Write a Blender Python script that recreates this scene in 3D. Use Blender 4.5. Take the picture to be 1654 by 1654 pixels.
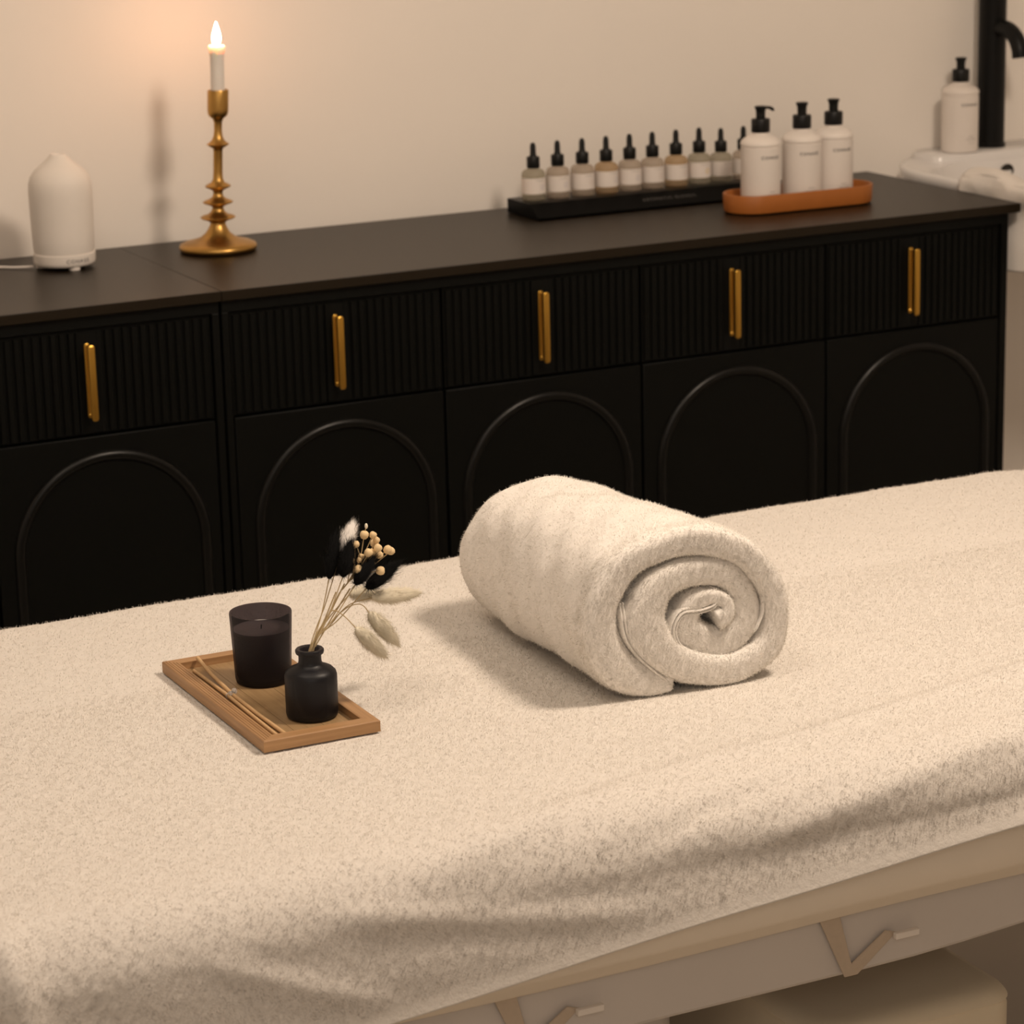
import bpy, math, random
import numpy as np
from mathutils import Vector, Matrix
PI = math.pi
rnd = random.Random(7)
SC = bpy.context.scene
for o in list(bpy.data.objects):
    bpy.data.objects.remove(o)
COL = SC.collection

# ------------------------------------------------------------------ camera
cam_d = bpy.data.cameras.new('camera')
cam = bpy.data.objects.new('camera', cam_d)
COL.objects.link(cam)
SC.camera = cam
cam_d.sensor_width = 36.0
cam_d.lens = 4537.041 / 1654 * 36.0
cam_d.clip_start = 0.05
yaw, pitch, roll = 0.4576, 0.2616, 0.0254
_f = Vector((math.sin(yaw) * math.cos(pitch), math.cos(yaw) * math.cos(pitch), -math.sin(pitch)))
_r = Vector((math.cos(yaw), -math.sin(yaw), 0))
_d = _f.cross(_r)
c_, s_ = math.cos(roll), math.sin(roll)
_r2 = c_ * _r + s_ * _d
_d2 = -s_ * _r + c_ * _d
_u = -_d2
M = Matrix(((_r2.x, _u.x, -_f.x, -1.43451), (_r2.y, _u.y, -_f.y, -3.86802), (_r2.z, _u.z, -_f.z, 1.54934), (0, 0, 0, 1)))
cam.matrix_world = M
cam_d.dof.use_dof = True
cam_d.dof.focus_distance = 2.95
cam_d.dof.aperture_fstop = 11.0

# ------------------------------------------------------------------ world, light, exposure
W = bpy.data.worlds.new('world')
SC.world = W
W.use_nodes = True
W.node_tree.nodes['Background'].inputs[0].default_value = (1.0, 0.8, 0.62, 1)
W.node_tree.nodes['Background'].inputs[1].default_value = 0.02
SC.view_settings.view_transform = 'Standard'
SC.view_settings.look = 'None'
SC.view_settings.gamma = 1.0
SC.view_settings.use_curve_mapping = False
SC.view_settings.exposure = -0.05


def area(name, loc, target, size, power, col):
    l = bpy.data.lights.new(name, 'AREA')
    l.shape = 'DISK'
    l.size = size
    l.energy = power
    l.color = col
    o = bpy.data.objects.new(name, l)
    COL.objects.link(o)
    o.location = loc
    o.rotation_euler = (Vector(target) - Vector(loc)).to_track_quat('-Z', 'Y').to_euler()
    return o


area('ceiling_lamp_light', (0.60, -2.00, 2.50), (0.1, -0.8, 0.6), 0.40, 36, (1.0, 0.82, 0.65))
area('ceiling_fill_light', (-0.9, -1.6, 2.54), (-0.6, -1.3, 0.6), 1.2, 13, (1.0, 0.84, 0.68))
area('front_room_light', (-1.5, -4.2, 1.9), (-0.5, -1.6, 0.5), 1.2, 9.5, (1.0, 0.90, 0.80))

# ------------------------------------------------------------------ materials
MATS = {}


def mat(name, col, rough=0.5, metal=0.0, spec=0.5, **kw):
    if name in MATS:
        return MATS[name]
    m = bpy.data.materials.new(name)
    m.use_nodes = True
    nt = m.node_tree
    b = nt.nodes['Principled BSDF']
    b.inputs['Base Color'].default_value = (*col, 1)
    b.inputs['Roughness'].default_value = rough
    b.inputs['Metallic'].default_value = metal
    b.inputs['Specular IOR Level'].default_value = spec
    for k, v in kw.items():
        if k in b.inputs:
            b.inputs[k].default_value = v
    # small procedural variation on every surface
    tc = nt.nodes.new('ShaderNodeTexCoord')
    n = nt.nodes.new('ShaderNodeTexNoise')
    n.inputs['Scale'].default_value = kw.get('nscale', 40)
    n.inputs['Detail'].default_value = 4
    nt.links.new(tc.outputs['Object'], n.inputs['Vector'])
    var = kw.get('var', 0.04)
    mx = nt.nodes.new('ShaderNodeMix')
    mx.data_type = 'RGBA'
    mx.blend_type = 'MULTIPLY'
    mx.inputs['Factor'].default_value = 1.0
    mx.inputs[6].default_value = (*col, 1)
    mr = nt.nodes.new('ShaderNodeMapRange')
    mr.inputs['To Min'].default_value = 1 - var
    mr.inputs['To Max'].default_value = 1 + var
    nt.links.new(n.outputs['Fac'], mr.inputs['Value'])
    nt.links.new(mr.outputs['Result'], mx.inputs[7])
    nt.links.new(mx.outputs[2], b.inputs['Base Color'])
    if kw.get('bump'):
        bp = nt.nodes.new('ShaderNodeBump')
        bp.inputs['Strength'].default_value = kw['bump']
        bp.inputs['Distance'].default_value = kw.get('bdist', 0.002)
        n2 = nt.nodes.new('ShaderNodeTexNoise')
        n2.inputs['Scale'].default_value = kw.get('bscale', 300)
        n2.inputs['Detail'].default_value = 6
        nt.links.new(tc.outputs['Object'], n2.inputs['Vector'])
        nt.links.new(n2.outputs['Fac'], bp.inputs['Height'])
        nt.links.new(bp.outputs['Normal'], b.inputs['Normal'])
    MATS[name] = m
    return m


M_wall = mat('wall_paint', (0.93, 0.875, 0.815), 0.85, spec=0.2, var=0.02, nscale=6, bump=0.05, bscale=120)
M_ceil = mat('ceiling_paint', (0.82, 0.79, 0.75), 0.9, var=0.02)
M_floor = mat('floor_vinyl', (0.42, 0.37, 0.31), 0.5, var=0.08, nscale=5)
M_top = mat('black_laminate_top', (0.012, 0.0075, 0.003), 0.38, spec=0.24, var=0.1, nscale=30, bump=0.03, bscale=500, bdist=0.0005)
M_cab = mat('black_cabinet_paint', (0.0032, 0.0035, 0.0030), 0.45, spec=0.13, var=0.06, bump=0.02, bscale=400, bdist=0.0005)
M_mould = mat('black_cabinet_moulding', (0.0032, 0.0033, 0.003), 0.33, spec=0.27, var=0.06)
M_brassh = mat('satin_brass_handle', (0.62, 0.36, 0.07), 0.33, metal=1.0, var=0.05)
M_brass = mat('aged_brass', (0.50, 0.29, 0.085), 0.36, metal=1.0, var=0.10, nscale=70, bump=0.10, bscale=160, bdist=0.0006)
M_wax = mat('candle_wax', (0.80, 0.75, 0.70), 0.45, **{'Subsurface Weight': 0.35, 'Subsurface Radius': (0.014, 0.011, 0.009), 'Subsurface Scale': 1.0})
M_dark = mat('burnt_wick', (0.02, 0.015, 0.01), 0.9)
M_ceramic = mat('matte_ceramic', (0.82, 0.76, 0.70), 0.6, spec=0.3, var=0.02)
M_plast = mat('black_plastic', (0.005, 0.0052, 0.005), 0.4, spec=0.3, var=0.02)
M_acryl = mat('black_acrylic', (0.0012, 0.0012, 0.0012), 0.3, spec=0.05, var=0.02)
M_white = mat('white_bottle_plastic', (0.80, 0.74, 0.69), 0.42, spec=0.4, var=0.015)
M_label = mat('paper_label', (0.83, 0.76, 0.71), 0.7, var=0.02)
M_ink = mat('dark_print', (0.06, 0.055, 0.06), 0.6)
M_inkl = mat('grey_print', (0.20, 0.18, 0.18), 0.6)
M_inkw = mat('pale_print', (0.09, 0.085, 0.08), 0.6)
M_yel = mat('yellow_print', (0.75, 0.50, 0.06), 0.6)
M_orange = mat('tan_leather', (0.36, 0.115, 0.020), 0.5, spec=0.4, var=0.10, nscale=60, bump=0.2, bscale=350, bdist=0.0008)
M_porc = mat('glazed_porcelain', (0.80, 0.78, 0.77), 0.14, spec=0.5, var=0.01)
M_faucet = mat('matte_black_metal', (0.005, 0.005, 0.005), 0.4, spec=0.2, var=0.05)
M_chrome = mat('dark_drain_ring', (0.05, 0.045, 0.04), 0.3, metal=0.8)
M_sheet = mat('ivory_jersey_sheet', (0.92, 0.83, 0.71), 0.9, spec=0.15, var=0.03, nscale=20, bump=0.15, bscale=900, bdist=0.0006)
M_frame = mat('white_frame_leatherette', (0.66, 0.61, 0.57), 0.55, spec=0.3, var=0.03, nscale=12)
M_strap = mat('beige_webbing', (0.56, 0.46, 0.36), 0.9, var=0.06, nscale=200)
M_clip = mat('white_clip', (0.86, 0.80, 0.74), 0.5)
M_stool = mat('beige_leatherette', (0.74, 0.65, 0.50), 0.5, spec=0.4, var=0.04, nscale=15, bump=0.1, bscale=300, bdist=0.0008)
M_reed = mat('rattan_reed', (0.62, 0.40, 0.20), 0.7, var=0.12, nscale=200)
M_stem = mat('dried_stem', (0.50, 0.38, 0.21), 0.8, var=0.15, nscale=150)
M_bun = mat('cream_bunny_tail', (0.86, 0.79, 0.64), 0.9, spec=0.1, var=0.05)
M_bunb = mat('black_bunny_tail', (0.006, 0.006, 0.006), 0.95, spec=0.1, var=0.05)
M_berry = mat('dried_flower_bud', (0.80, 0.60, 0.34), 0.75, var=0.12, nscale=120)
M_bead = mat('clear_bead', (0.85, 0.85, 0.85), 0.08, **{'Transmission Weight': 0.7})
M_hand = mat('cotton_hand_towel', (0.82, 0.77, 0.72), 0.95, spec=0.1, var=0.03, bump=0.5, bscale=500, bdist=0.002)


def towel_mat(name, col):
    m = mat(name, col, 1.0, spec=0.05, var=0.05, nscale=60)
    nt = m.node_tree
    b = nt.nodes['Principled BSDF']
    b.inputs['Sheen Weight'].default_value = 0.25
    b.inputs['Sheen Roughness'].default_value = 0.6
    tc = nt.nodes['Texture Coordinate']
    n1 = nt.nodes.new('ShaderNodeTexNoise')
    n1.inputs['Scale'].default_value = 170
    n1.inputs['Detail'].default_value = 5
    n1.inputs['Roughness'].default_value = 0.65
    nt.links.new(tc.outputs['Object'], n1.inputs['Vector'])
    bp = nt.nodes.new('ShaderNodeBump')
    bp.inputs['Strength'].default_value = 0.28
    bp.inputs['Distance'].default_value = 0.004
    nt.links.new(n1.outputs['Fac'], bp.inputs['Height'])
    nt.links.new(bp.outputs['Normal'], b.inputs['Normal'])
    return m


M_towel = towel_mat('terry_cotton', (0.78, 0.735, 0.68))
def pile_mat(name, col):
    """single terry loops: thin enough for light to come through them"""
    m = bpy.data.materials.new(name)
    m.use_nodes = True
    nt = m.node_tree
    nt.nodes.remove(nt.nodes['Principled BSDF'])
    d = nt.nodes.new('ShaderNodeBsdfDiffuse')
    t = nt.nodes.new('ShaderNodeBsdfTranslucent')
    tc = nt.nodes.new('ShaderNodeTexCoord')
    n = nt.nodes.new('ShaderNodeTexNoise')
    n.inputs['Scale'].default_value = 45
    nt.links.new(tc.outputs['Object'], n.inputs['Vector'])
    cr = nt.nodes.new('ShaderNodeValToRGB')
    cr.color_ramp.elements[0].color = (*[c * 0.96 for c in col], 1)
    cr.color_ramp.elements[1].color = (*[min(1, c * 1.03) for c in col], 1)
    nt.links.new(n.outputs['Fac'], cr.inputs['Fac'])
    for s_ in (d, t):
        nt.links.new(cr.outputs['Color'], s_.inputs['Color'])
    mx = nt.nodes.new('ShaderNodeMixShader')
    mx.inputs[0].default_value = 0.5
    nt.links.new(d.outputs[0], mx.inputs[1])
    nt.links.new(t.outputs[0], mx.inputs[2])
    nt.links.new(mx.outputs[0], nt.nodes['Material Output'].inputs['Surface'])
    MATS[name] = m
    return m


M_pile = pile_mat('terry_loops', (0.86, 0.82, 0.77))
M_towelr = towel_mat('terry_cotton_roll', (0.90, 0.86, 0.81))


def wood_mat(name, col, col2, axis='Y'):
    m = bpy.data.materials.new(name)
    m.use_nodes = True
    nt = m.node_tree
    b = nt.nodes['Principled BSDF']
    b.inputs['Roughness'].default_value = 0.5
    tc = nt.nodes.new('ShaderNodeTexCoord')
    mp = nt.nodes.new('ShaderNodeMapping')
    mp.inputs['Scale'].default_value = (260, 9, 260) if axis == 'Y' else (9, 260, 260)
    nt.links.new(tc.outputs['Object'], mp.inputs['Vector'])
    n = nt.nodes.new('ShaderNodeTexNoise')
    n.inputs['Scale'].default_value = 1.0
    n.inputs['Detail'].default_value = 5
    nt.links.new(mp.outputs['Vector'], n.inputs['Vector'])
    cr = nt.nodes.new('ShaderNodeValToRGB')
    cr.color_ramp.elements[0].position = 0.3
    cr.color_ramp.elements[0].color = (*col2, 1)
    cr.color_ramp.elements[1].position = 0.7
    cr.color_ramp.elements[1].color = (*col, 1)
    nt.links.new(n.outputs['Fac'], cr.inputs['Fac'])
    nt.links.new(cr.outputs['Color'], b.inputs['Base Color'])
    bp = nt.nodes.new('ShaderNodeBump')
    bp.inputs['Strength'].default_value = 0.3
    bp.inputs['Distance'].default_value = 0.0006
    nt.links.new(n.outputs['Fac'], bp.inputs['Height'])
    nt.links.new(bp.outputs['Normal'], b.inputs['Normal'])
    MATS[name] = m
    return m


M_wood = wood_mat('bamboo_frame', (0.45, 0.26, 0.12), (0.31, 0.165, 0.07))
M_woodx = wood_mat('bamboo_frame_cross', (0.45, 0.26, 0.12), (0.33, 0.18, 0.078), 'X')
M_woodp = wood_mat('bamboo_panel', (0.38, 0.25, 0.125), (0.29, 0.18, 0.085))


def glass_mix(name, tcol, col, fac, rough, sss=None):
    """frosted tinted glass: part of the light passes straight, the rest is scattered by the frosted skin"""
    m = bpy.data.materials.new(name)
    m.use_nodes = True
    nt = m.node_tree
    b = nt.nodes['Principled BSDF']
    b.inputs['Base Color'].default_value = (*col, 1)
    b.inputs['Roughness'].default_value = rough
    t = nt.nodes.new('ShaderNodeBsdfTransparent')
    t.inputs[0].default_value = (*tcol, 1)
    mx = nt.nodes.new('ShaderNodeMixShader')
    mx.inputs[0].default_value = fac
    n = nt.nodes.new('ShaderNodeTexNoise')
    n.inputs['Scale'].default_value = 600
    bp = nt.nodes.new('ShaderNodeBump')
    bp.inputs['Strength'].default_value = 0.1
    bp.inputs['Distance'].default_value = 0.0005
    nt.links.new(n.outputs['Fac'], bp.inputs['Height'])
    nt.links.new(bp.outputs['Normal'], b.inputs['Normal'])
    nt.links.new(t.outputs[0], mx.inputs[1])
    nt.links.new(b.outputs[0], mx.inputs[2])
    nt.links.new(mx.outputs[0], nt.nodes['Material Output'].inputs['Surface'])
    MATS[name] = m
    return m


M_smoke = glass_mix('smoked_frosted_glass', (0.42, 0.38, 0.40), (0.016, 0.014, 0.018), 0.42, 0.45)
M_smokev = glass_mix('smoked_vase_glass', (0.30, 0.27, 0.30), (0.010, 0.010, 0.014), 0.62, 0.40)
FROST = [glass_mix('frosted_glass_%s' % n, tc, c, f, 0.35) for n, tc, c, f in (
    ('clear', (0.88, 0.86, 0.78), (0.36, 0.32, 0.25), 0.42),
    ('pale', (0.92, 0.87, 0.82), (0.46, 0.38, 0.30), 0.4),
    ('amber', (0.93, 0.80, 0.63), (0.45, 0.33, 0.21), 0.40))]


# ------------------------------------------------------------------ mesh helpers
class MB:
    def __init__(s):
        s.v = []
        s.f = []

    def add(s, vs, fs):
        n = len(s.v)
        s.v.extend([tuple(v) for v in vs])
        s.f.extend([tuple(i + n for i in f) for f in fs])
        return s

    def box(s, x0, x1, y0, y1, z0, z1):
        vs = [(x, y, z) for z in (z0, z1) for y in (y0, y1) for x in (x0, x1)]
        return s.add(vs, [(0, 2, 3, 1), (4, 5, 7, 6), (0, 1, 5, 4), (2, 6, 7, 3), (0, 4, 6, 2), (1, 3, 7, 5)])

    def lathe(s, prof, cx=0, cy=0, n=48):
        """prof: list of (r, z); closed at r = 0 ends"""
        vs, fs, rings = [], [], []
        for r, z in prof:
            if r < 1e-6:
                rings.append([len(vs)])
                vs.append((cx, cy, z))
            else:
                rings.append(list(range(len(vs), len(vs) + n)))
                for k in range(n):
                    a = 2 * PI * k / n
                    vs.append((cx + r * math.cos(a), cy + r * math.sin(a), z))
        for a, b in zip(rings, rings[1:]):
            for k in range(n):
                k2 = (k + 1) % n
                if len(a) == 1 and len(b) == 1:
                    continue
                if len(a) == 1:
                    fs.append((a[0], b[k2], b[k]))
                elif len(b) == 1:
                    fs.append((a[k], a[k2], b[0]))
                else:
                    fs.append((a[k], a[k2], b[k2], b[k]))
        return s.add(vs, fs)

    def tube(s, pts, rad, n=8):
        pts = [Vector(p) for p in pts]
        if not hasattr(rad, '__len__'):
            rad = [rad] * len(pts)
        vs, fs = [], []
        prev = None
        for i, p in enumerate(pts):
            t = (pts[min(i + 1, len(pts) - 1)] - pts[max(i - 1, 0)]).normalized()
            if prev is None:
                a = Vector((0, 0, 1)) if abs(t.z) < .9 else Vector((1, 0, 0))
                u = t.cross(a).normalized()
            else:
                u = (prev - t * prev.dot(t)).normalized()
            prev = u
            w = t.cross(u)
            for k in range(n):
                an = 2 * PI * k / n
                vs.append(p + rad[i] * (math.cos(an) * u + math.sin(an) * w))
        for i in range(len(pts) - 1):
            for k in range(n):
                fs.append((i * n + k, i * n + (k + 1) % n, (i + 1) * n + (k + 1) % n, (i + 1) * n + k))
        fs.append(tuple(range(n))[::-1])
        fs.append(tuple((len(pts) - 1) * n + k for k in range(n)))
        return s.add(vs, fs)

    def loft(s, rings, cap=True, closed=True):
        vs, fs = [], []
        n = len(rings[0])
        for r in rings:
            vs.extend(r)
        m = n if closed else n - 1
        for i in range(len(rings) - 1):
            for k in range(m):
                fs.append((i * n + k, i * n + (k + 1) % n, (i + 1) * n + (k + 1) % n, (i + 1) * n + k))
        if cap:
            fs.append(tuple(range(n))[::-1])
            fs.append(tuple((len(rings) - 1) * n + k for k in range(n)))
        return s.add(vs, fs)

    def sphere(s, c, r, n=12, m=8, sx=1, sy=1, sz=1):
        vs, fs = [], []
        for j in range(m + 1):
            th = PI * j / m
            for k in range(n):
                a = 2 * PI * k / n
                vs.append((c[0] + r * sx * math.sin(th) * math.cos(a), c[1] + r * sy * math.sin(th) * math.sin(a), c[2] + r * sz * math.cos(th)))
        for j in range(m):
            for k in range(n):
                fs.append((j * n + k, (j + 1) * n + k, (j + 1) * n + (k + 1) % n, j * n + (k + 1) % n))
        return s.add(vs, fs)

    def build(s, name, m, parent=None, smooth=True, angle=40, bevel=0, loc=None):
        me = bpy.data.meshes.new(name)
        me.from_pydata(s.v, [], s.f)
        me.validate()
        me.update()
        me.materials.append(m)
        o = bpy.data.objects.new(name, me)
        COL.objects.link(o)
        if smooth:
            me.polygons.foreach_set('use_smooth', [True] * len(me.polygons))
            try:
                me.set_sharp_from_angle(angle=math.radians(angle))
            except Exception:
                pass
        if bevel:
            b = o.modifiers.new('bevel', 'BEVEL')
            b.width = bevel
            b.segments = 2
            b.limit_method = 'ANGLE'
            b.harden_normals = False
        if parent is not None:
            o.parent = parent
        if loc is not None:
            o.location = loc
        return o


def tag(o, label=None, cat=None, group=None, kind=None):
    if label:
        o['label'] = label
    if cat:
        o['category'] = cat
    if group:
        o['group'] = group
    if kind:
        o['kind'] = kind
    return o


def empty(name, loc, label, cat, group=None, rz=0):
    o = bpy.data.objects.new(name, None)
    COL.objects.link(o)
    o.location = loc
    o.rotation_euler = (0, 0, rz)
    o.empty_display_size = 0.05
    return tag(o, label, cat, group)


def copy_tree(o, parent=None):
    c = o.copy()
    COL.objects.link(c)
    if parent is not None:
        c.parent = parent
    for ch in list(KIDS.get(o.name, [])):
        k = copy_tree(ch, c)
        KIDS.setdefault(c.name, []).append(k)
    return c


KIDS = {}


def kid(parent, o):
    KIDS.setdefault(parent.name, []).append(o)
    return o


def text_faces(txt, size, bold=False, spacing=1.0):
    cu = bpy.data.curves.new('lettering', 'FONT')
    cu.body = txt
    cu.size = size
    cu.align_x = 'CENTER'
    cu.align_y = 'CENTER'
    cu.space_character = spacing
    if bold:
        cu.offset = size * 0.02
    cu.resolution_u = 2
    o = bpy.data.objects.new('lettering', cu)
    COL.objects.link(o)
    bpy.context.view_layer.update()
    me = o.evaluated_get(bpy.context.evaluated_depsgraph_get()).to_mesh()
    vs = [tuple(v.co) for v in me.vertices]
    fs = [tuple(p.vertices) for p in me.polygons]
    o.evaluated_get(bpy.context.evaluated_depsgraph_get()).to_mesh_clear()
    bpy.data.objects.remove(o)
    bpy.data.curves.remove(cu)
    return vs, fs


def wrap_text(mb, txt, size, R, z, a0=-PI / 2, spacing=1.1, bold=False):
    """lettering wrapped on a cylinder of radius R, centred at angle a0"""
    vs, fs = text_faces(txt, size, bold, spacing)
    out = []
    for x, y, _ in vs:
        a = a0 + x / R
        out.append((R * math.cos(a), R * math.sin(a), z + y))
    mb.add(out, fs)


def flat_mesh(name, V, F, m, parent=None, normals=None):
    """fast mesh from numpy arrays (triangles)"""
    me = bpy.data.meshes.new(name)
    nv, nf = len(V), len(F)
    k = F.shape[1]
    me.vertices.add(nv)
    me.vertices.foreach_set('co', V.astype(np.float32).ravel())
    me.loops.add(nf * k)
    me.loops.foreach_set('vertex_index', F.astype(np.int32).ravel())
    me.polygons.add(nf)
    me.polygons.foreach_set('loop_start', np.arange(0, nf * k, k, dtype=np.int32))
    me.polygons.foreach_set('use_smooth', np.ones(nf, dtype=bool))
    me.update(calc_edges=True)
    me.materials.append(m)
    o = bpy.data.objects.new(name, me)
    COL.objects.link(o)
    if parent is not None:
        o.parent = parent
    return o


def add_fibres(o, count, length, width, lean=1.2, seed=1, keep=None, lean_dir=None, nblend=0.8, jitter=0.35, pile=None):
    """grow short terry loops / hairs out of a mesh, as slim triangles of the same mesh"""
    me = o.data
    rng = np.random.default_rng(seed)
    nv = len(me.vertices)
    V = np.empty(nv * 3, np.float32)
    me.vertices.foreach_get('co', V)
    V = V.reshape(-1, 3).astype(float)
    N = np.empty(nv * 3, np.float32)
    me.vertices.foreach_get('normal', N)
    N = N.reshape(-1, 3).astype(float)
    me.calc_loop_triangles()
    nt = len(me.loop_triangles)
    T = np.empty(nt * 3, np.int32)
    me.loop_triangles.foreach_get('vertices', T)
    T = T.reshape(-1, 3)
    A = np.linalg.norm(np.cross(V[T[:, 1]] - V[T[:, 0]], V[T[:, 2]] - V[T[:, 0]]), axis=1)
    if keep is not None:
        A = A * keep(V[T].mean(1))
    idx = rng.choice(nt, count, p=A / A.sum())
    r1 = np.sqrt(rng.random(count))
    r2 = rng.random(count)
    w = np.stack([1 - r1, r1 * (1 - r2), r1 * r2], 1)[:, :, None]
    P = (V[T[idx]] * w).sum(1)
    Nn = (N[T[idx]] * w).sum(1)
    Nn /= np.linalg.norm(Nn, axis=1)[:, None] + 1e-9
    # clumped lean field: neighbours lean alike
    ph = P * 1.0
    fx = np.sin(ph[:, 0] * 310 + 3 * np.sin(ph[:, 1] * 170) + 2 * np.sin(ph[:, 2] * 210)) + 0.7 * np.sin(ph[:, 1] * 520 + 2 * np.sin(ph[:, 0] * 260))
    fy = np.cos(ph[:, 1] * 290 + 3 * np.sin(ph[:, 0] * 190) + 2 * np.cos(ph[:, 2] * 230)) + 0.7 * np.sin(ph[:, 0] * 480 + 2 * np.sin(ph[:, 1] * 280))
    fz = np.sin(ph[:, 2] * 300 + 3 * np.sin(ph[:, 0] * 200))
    L = np.stack([fx, fy, fz], 1) * 0.55 + rng.normal(0, 0.7, (count, 3))
    if lean_dir is not None:
        L += np.array(lean_dir)
    L -= (L * Nn).sum(1)[:, None] * Nn
    D = Nn + lean * L * jitter * 1.6
    D /= np.linalg.norm(D, axis=1)[:, None]
    side = np.cross(D, Nn)
    bad = np.linalg.norm(side, axis=1) < 1e-3
    side[bad] = np.cross(D[bad], [1, 0.3, 0.1])
    side /= np.linalg.norm(side, axis=1)[:, None]
    ln = length * (0.55 + 0.8 * rng.random(count))[:, None]
    a = P - side * width / 2 - Nn * 0.0004
    b = P + side * width / 2 - Nn * 0.0004
    c = P + D * ln
    gn = np.cross(b - a, c - a)
    sw = (gn * Nn).sum(1) < 0
    a[sw], b[sw] = b[sw].copy(), a[sw].copy()
    FV = np.stack([a, b, c], 1).reshape(-1, 3)
    FN = Nn * nblend + D * (1 - nblend) + rng.normal(0, 0.10, (count, 3))
    FN /= np.linalg.norm(FN, axis=1)[:, None]
    FN = np.repeat(FN, 3, 0)
    # rebuild mesh: base triangles + fibres
    VV = np.concatenate([V, FV])
    FF = np.concatenate([T, nv + np.arange(count * 3).reshape(-1, 3)])
    NN = np.concatenate([N, FN])
    m = me.materials[0]
    new = bpy.data.meshes.new(me.name + '_pile')
    new.vertices.add(len(VV))
    new.vertices.foreach_set('co', VV.astype(np.float32).ravel())
    new.loops.add(len(FF) * 3)
    new.loops.foreach_set('vertex_index', FF.astype(np.int32).ravel())
    new.polygons.add(len(FF))
    new.polygons.foreach_set('loop_start', np.arange(0, len(FF) * 3, 3, dtype=np.int32))
    new.polygons.foreach_set('use_smooth', np.ones(len(FF), dtype=bool))
    new.update(calc_edges=True)
    new.materials.append(m)
    if pile is not None:
        new.materials.append(pile)
        mi = np.zeros(len(FF), np.int32)
        mi[len(T):] = 1
        new.polygons.foreach_set('material_index', mi)
    new.normals_split_custom_set_from_vertices(NN.astype(np.float32).tolist() if len(NN) < 1000 else NN.astype(np.float32))
    o.data = new
    return o


def rrect(x0, x1, y0, y1, r, n=6):
    """rounded rectangle outline, r may be a 4-list (x1y1, x0y1, x0y0, x1y0)"""
    if not hasattr(r, '__len__'):
        r = [r] * 4
    pts = []
    for (cx, cy, a0, rr) in ((x1, y1, 0, r[0]), (x0, y1, 90, r[1]), (x0, y0, 180, r[2]), (x1, y0, 270, r[3])):
        sx = -1 if cx == x1 else 1
        sy = -1 if cy == y1 else 1
        for k in range(n + 1):
            a = math.radians(a0 + 90 * k / n)
            pts.append((cx + sx * rr + rr * math.cos(a), cy + sy * rr + rr * math.sin(a)))
    return pts


def smoothstep(a, b, x):
    t = np.clip((x - a) / (b - a), 0, 1)
    return t * t * (3 - 2 * t)


def catmull(P, n):
    P = np.array(P, float)
    Q = np.vstack([2 * P[0] - P[1], P, 2 * P[-1] - P[-2]])
    out = []
    for i in range(len(P) - 1):
        p0, p1, p2, p3 = Q[i:i + 4]
        for k in range(n):
            t = k / n
            out.append(0.5 * (2 * p1 + (p2 - p0) * t + (2 * p0 - 5 * p1 + 4 * p2 - p3) * t * t + (3 * p1 - p0 - 3 * p2 + p3) * t ** 3))
    out.append(P[-1])
    return np.array(out)


# ------------------------------------------------------------------ room
def struct(name, mb, m):
    return tag(mb.build(name, m, smooth=False), kind='structure')


XL, XR_, YF, YB, ZC = -2.6, 2.5, -4.6, 0.53, 2.6
struct('floor', MB().box(XL, XR_, YF, YB, -0.05, 0), M_floor)
struct('ceiling', MB().box(XL, XR_, YF, YB, ZC, ZC + 0.05), M_ceil)
struct('wall_back', MB().box(XL, XR_, YB, YB + 0.1, -0.05, ZC + 0.05), M_wall)
struct('wall_left', MB().box(XL - 0.1, XL, YF, YB, -0.05, ZC + 0.05), M_wall)
struct('wall_right', MB().box(XR_, XR_ + 0.1, YF, YB, -0.05, ZC + 0.05), M_wall)
struct('wall_front', MB().box(XL, XR_, YF - 0.1, YF, -0.05, ZC + 0.05), M_wall)

# ------------------------------------------------------------------ sideboards
H = 0.80
PW = 0.351          # bay width
YFACE = 0.010       # plane of drawers and doors


def arch_ridge(cx, z0, zspring, r, y):
    """half-round moulding in the shape of an arch on a door"""
    path = [(cx - r, z0)]
    for k in range(33):
        a = PI - PI * k / 32
        path.append((cx + r * math.cos(a), zspring + r * math.sin(a)))
    path.append((cx + r, z0))
    rings = []
    for i, (x, z) in enumerate(path):
        a_, b_ = path[max(i - 1, 0)], path[min(i + 1, len(path) - 1)]
        tx, tz = b_[0] - a_[0], b_[1] - a_[1]
        l = math.hypot(tx, tz)
        nx, nz = -tz / l, tx / l      # outward (left of travel)
        ring = []
        for off, hgt in ((0.0085, 0.0), (0.0068, 0.0032), (0.0042, 0.0056), (0.0014, 0.0066), (-0.0014, 0.0066), (-0.0042, 0.0056), (-0.0068, 0.0032), (-0.0085, 0.0), (-0.0085, -0.0008), (0.0085, -0.0008)):
            ring.append((x + nx * off, y - hgt, z + nz * off))
        rings.append(ring)
    return rings


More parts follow.
